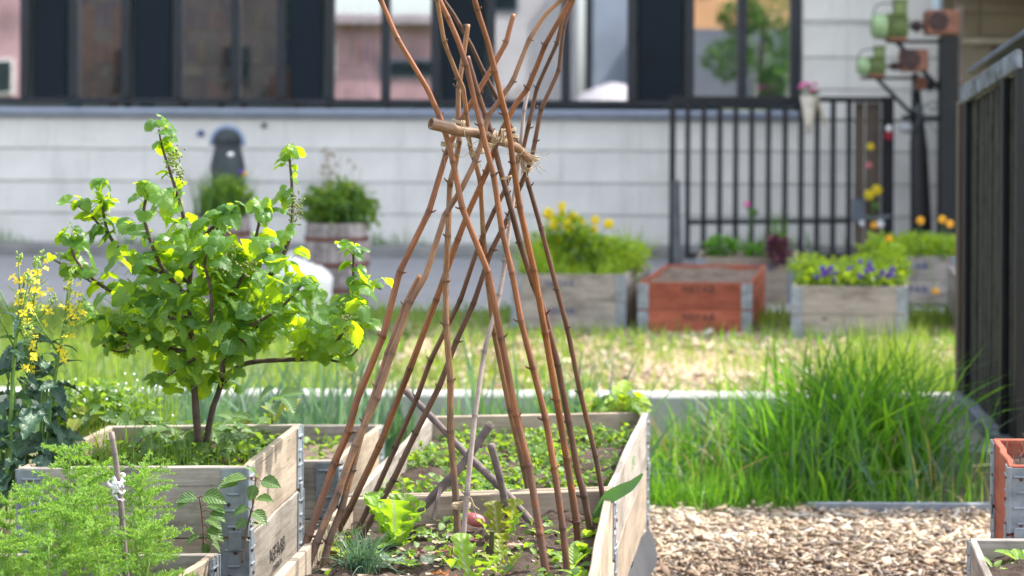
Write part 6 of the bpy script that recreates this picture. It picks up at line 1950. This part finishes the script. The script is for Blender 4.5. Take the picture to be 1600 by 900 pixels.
for (x, d) in [(225, 8.3), (270, 8.5), (310, 8.0), (352, 8.4), (395, 8.1), (432, 8.5), (470, 8.0), (505, 8.4), (545, 8.1), (585, 8.5), (250, 8.1), (330, 8.6), (415, 8.3), (490, 8.6), (525, 8.2), (630, 8.6), (740, 8.7), (820, 8.5), (900, 8.6), (960, 8.3)]:
    c = PX(x, 600, d)
    LP.append(np.stack([c.x + NP.normal(0, .035, 22), d + NP.normal(0, .035, 22), np.zeros(22)], 1))
LP = np.concatenate(LP); n = len(LP)
blades('leek_foliage', LP, NP.uniform(.3, .72, n), NP.uniform(.016, .034, n), NP.normal(0, .26, (n, 2)), L_BLUE, 5, 'blue-green upright leek leaves massed behind the wooden beds', 'leeks')

# ------------------------------------------------------------ planting in the far crates
def petals(p, r, mat, parent, n=6):
    q = G(); p = Vector(p)
    for k in range(n):
        th = 2 * PI * k / n; q.ball(p + Vector((math.cos(th) * r * .6, R(-.3, .3) * r, math.sin(th) * r * .6)), r * .55, 6, 4, (1, .5, 1))
    q.build('flower', mat, parent, True)
z = FG[0].z - .05
P = np.concatenate([inquad(FG, 1500), np.full((1500, 1), z)], 1)
blades('grass', P, NP.uniform(.08, .30, 1500) * (1 + .5 * np.sin(P[:, 0] * 9)), NP.uniform(.008, .014, 1500), NP.normal(0, .5, (1500, 2)), L_LIME, 3, 'lime green grass overflowing the grey crate of yellow flowers', 'grass')
c = PX(890, 400, 14.5)
t = thing('yellow_flowering_plant', 'tall bright yellow flowering plant in the grey crate', 'plant', (c.x, 14.5, z))
mass('foliage', np.concatenate([ell((c.x + a, 14.5, z + .17 + b), (.16, .14, .15), 260) for a, b in ((-.15, 0), (.08, .06), (-.02, .16), (.25, .0), (.42, -.05))]), .06, L_LIME, t)
q = G()
fpts = [(878, 333), (893, 343), (885, 350), (868, 345), (857, 334), (890, 353), (870, 375), (907, 346), (930, 344), (928, 358), (951, 350), (878, 322), (897, 338), (866, 352), (892, 362)]
for (x, y) in fpts:
    p = PX(x, y, 14.45 + R(-.05, .05)); q.tube([(c.x + R(-.1, .15), 14.5, z + .1), p], .004, 4); petals(p, R(.025, .04), YELP, t)
tag(q.build('stems', STEMG, t), kind='stuff')
# pansies
z = FP[0].z - .02
t = thing('pansy_planting', 'lime foliage with violet pansies overflowing the grey crate', 'flowers', ((FP[0].x + FP[1].x) / 2, 14.3, z))
P = np.concatenate([np.concatenate([inquad(FP, 1500), (z + NP.uniform(0, .13, 1500))[:, None]], 1), ell(PX(1262, 420, 14.0), (.14, .2, .12), 220), ell(PX(1390, 412, 14.3), (.14, .25, .16), 300), ell(PX(1350, 420, 14.2), (.2, .25, .1), 250)])
mass('foliage', P, .05, L_LIME, t)
for k in range(42):
    x, y = random.choice(((R(1282, 1305), R(416, 432)), (R(1325, 1365), R(408, 436)), (R(1375, 1400), R(420, 434)), (R(1255, 1400), R(425, 440))))
    petals(PX(x, y, 13.68 + R(-.02, .08)), R(.011, .018), VIOP, t, 5)
# pale green planting by the post
z = FB[0].z - .03
t = thing('pale_green_planting', 'pale green low plants with orange flowers in the crate by the post', 'plant', (FB[0].x + .4, 16.5, z))
P = np.concatenate([np.concatenate([inquad(FB, 1100), (z + NP.uniform(0, .16, 1100))[:, None]], 1), ell(PX(1440, 385, 16.4), (.3, .25, .12), 300), ell(PX(1385, 392, 16.2), (.25, .2, .1), 220)])
mass('foliage', P, .055, L_LIME, t)
q = G()
for (x, y) in ((1472, 343), (1484, 350), (1438, 345), (1389, 373), (1462, 455)):
    p = PX(x, y, 16.0); q.tube([(p.x + R(-.03, .03), 16.1, z), p], .004, 4); petals(p, .03 if y < 360 else .025, ORGP, t, 7)
tag(q.build('stems', STEMG, t), kind='stuff')
z = FW[0].z - .03
t = thing('mixed_seedling_planting', 'bright green low herbs with purple salad in the crate before the gate', 'plant', (FW[0].x + .4, 16.5, z))
mass('foliage', np.concatenate([ell(PX(1128, 385, 16.4), (.15, .12, .09), 200), ell(PX(1180, 390, 16.4), (.1, .1, .06), 90)]), .06, L_GRASS, t)
mass('purple_leaves', ell(PX(1215, 392, 16.1), (.09, .1, .13), 130), .07, L_DARKP, t)
n = 60; b = PX(1214, 400, 16.3)
blades('wispy_stems', np.concatenate([NP.normal((b.x, 16.3), (.04, .04), (n, 2)), np.full((n, 1), z)], 1), NP.uniform(.2, .48, n), np.full(n, .012), NP.normal(0, .15, (n, 2)), L_MID, 3, parent=t)
# flowers hanging on the gate panel
t = thing('gate_flower_holder', 'small yellow flowers fixed on the brown panel of the gate', 'flowers', PX(1362, 320, 19.9))
for (x, y, m, r_) in ((1358, 305, YELP, .05), (1370, 297, YELP, .05), (1360, 229, YELP, .035), (1358, 258, RADISH, .03), (1366, 352, ORGP, .035), (1376, 350, WHITE, .035), (1347, 349, WHITE, .025)):
    petals(PX(x, y, 19.95), r_, m, t)
q = G(); q.tube([PX(1362, 310, 19.97), PX(1366, 345, 19.97)], .01, 5); q.ball(PX(1367, 322, 19.96), .05, 8, 5, (1, .5, .8)); q.build('leaves', L_MID, t)
t = thing('pink_rose_stem', 'single pink flower on a dark stem before the gate bars', 'flower', PX(1172, 400, 19.6))
q = G(); q.tube([PX(1172, 400, 19.6), PX(1174, 350, 19.6), PX(1168, 322, 19.6)], .008, 5); q.ball(PX(1176, 332, 19.6), .05, 7, 5, (1, .6, 1)); q.build('stem', L_MID, t)
petals(PX(1167, 319, 19.58), .028, PINKP, t)
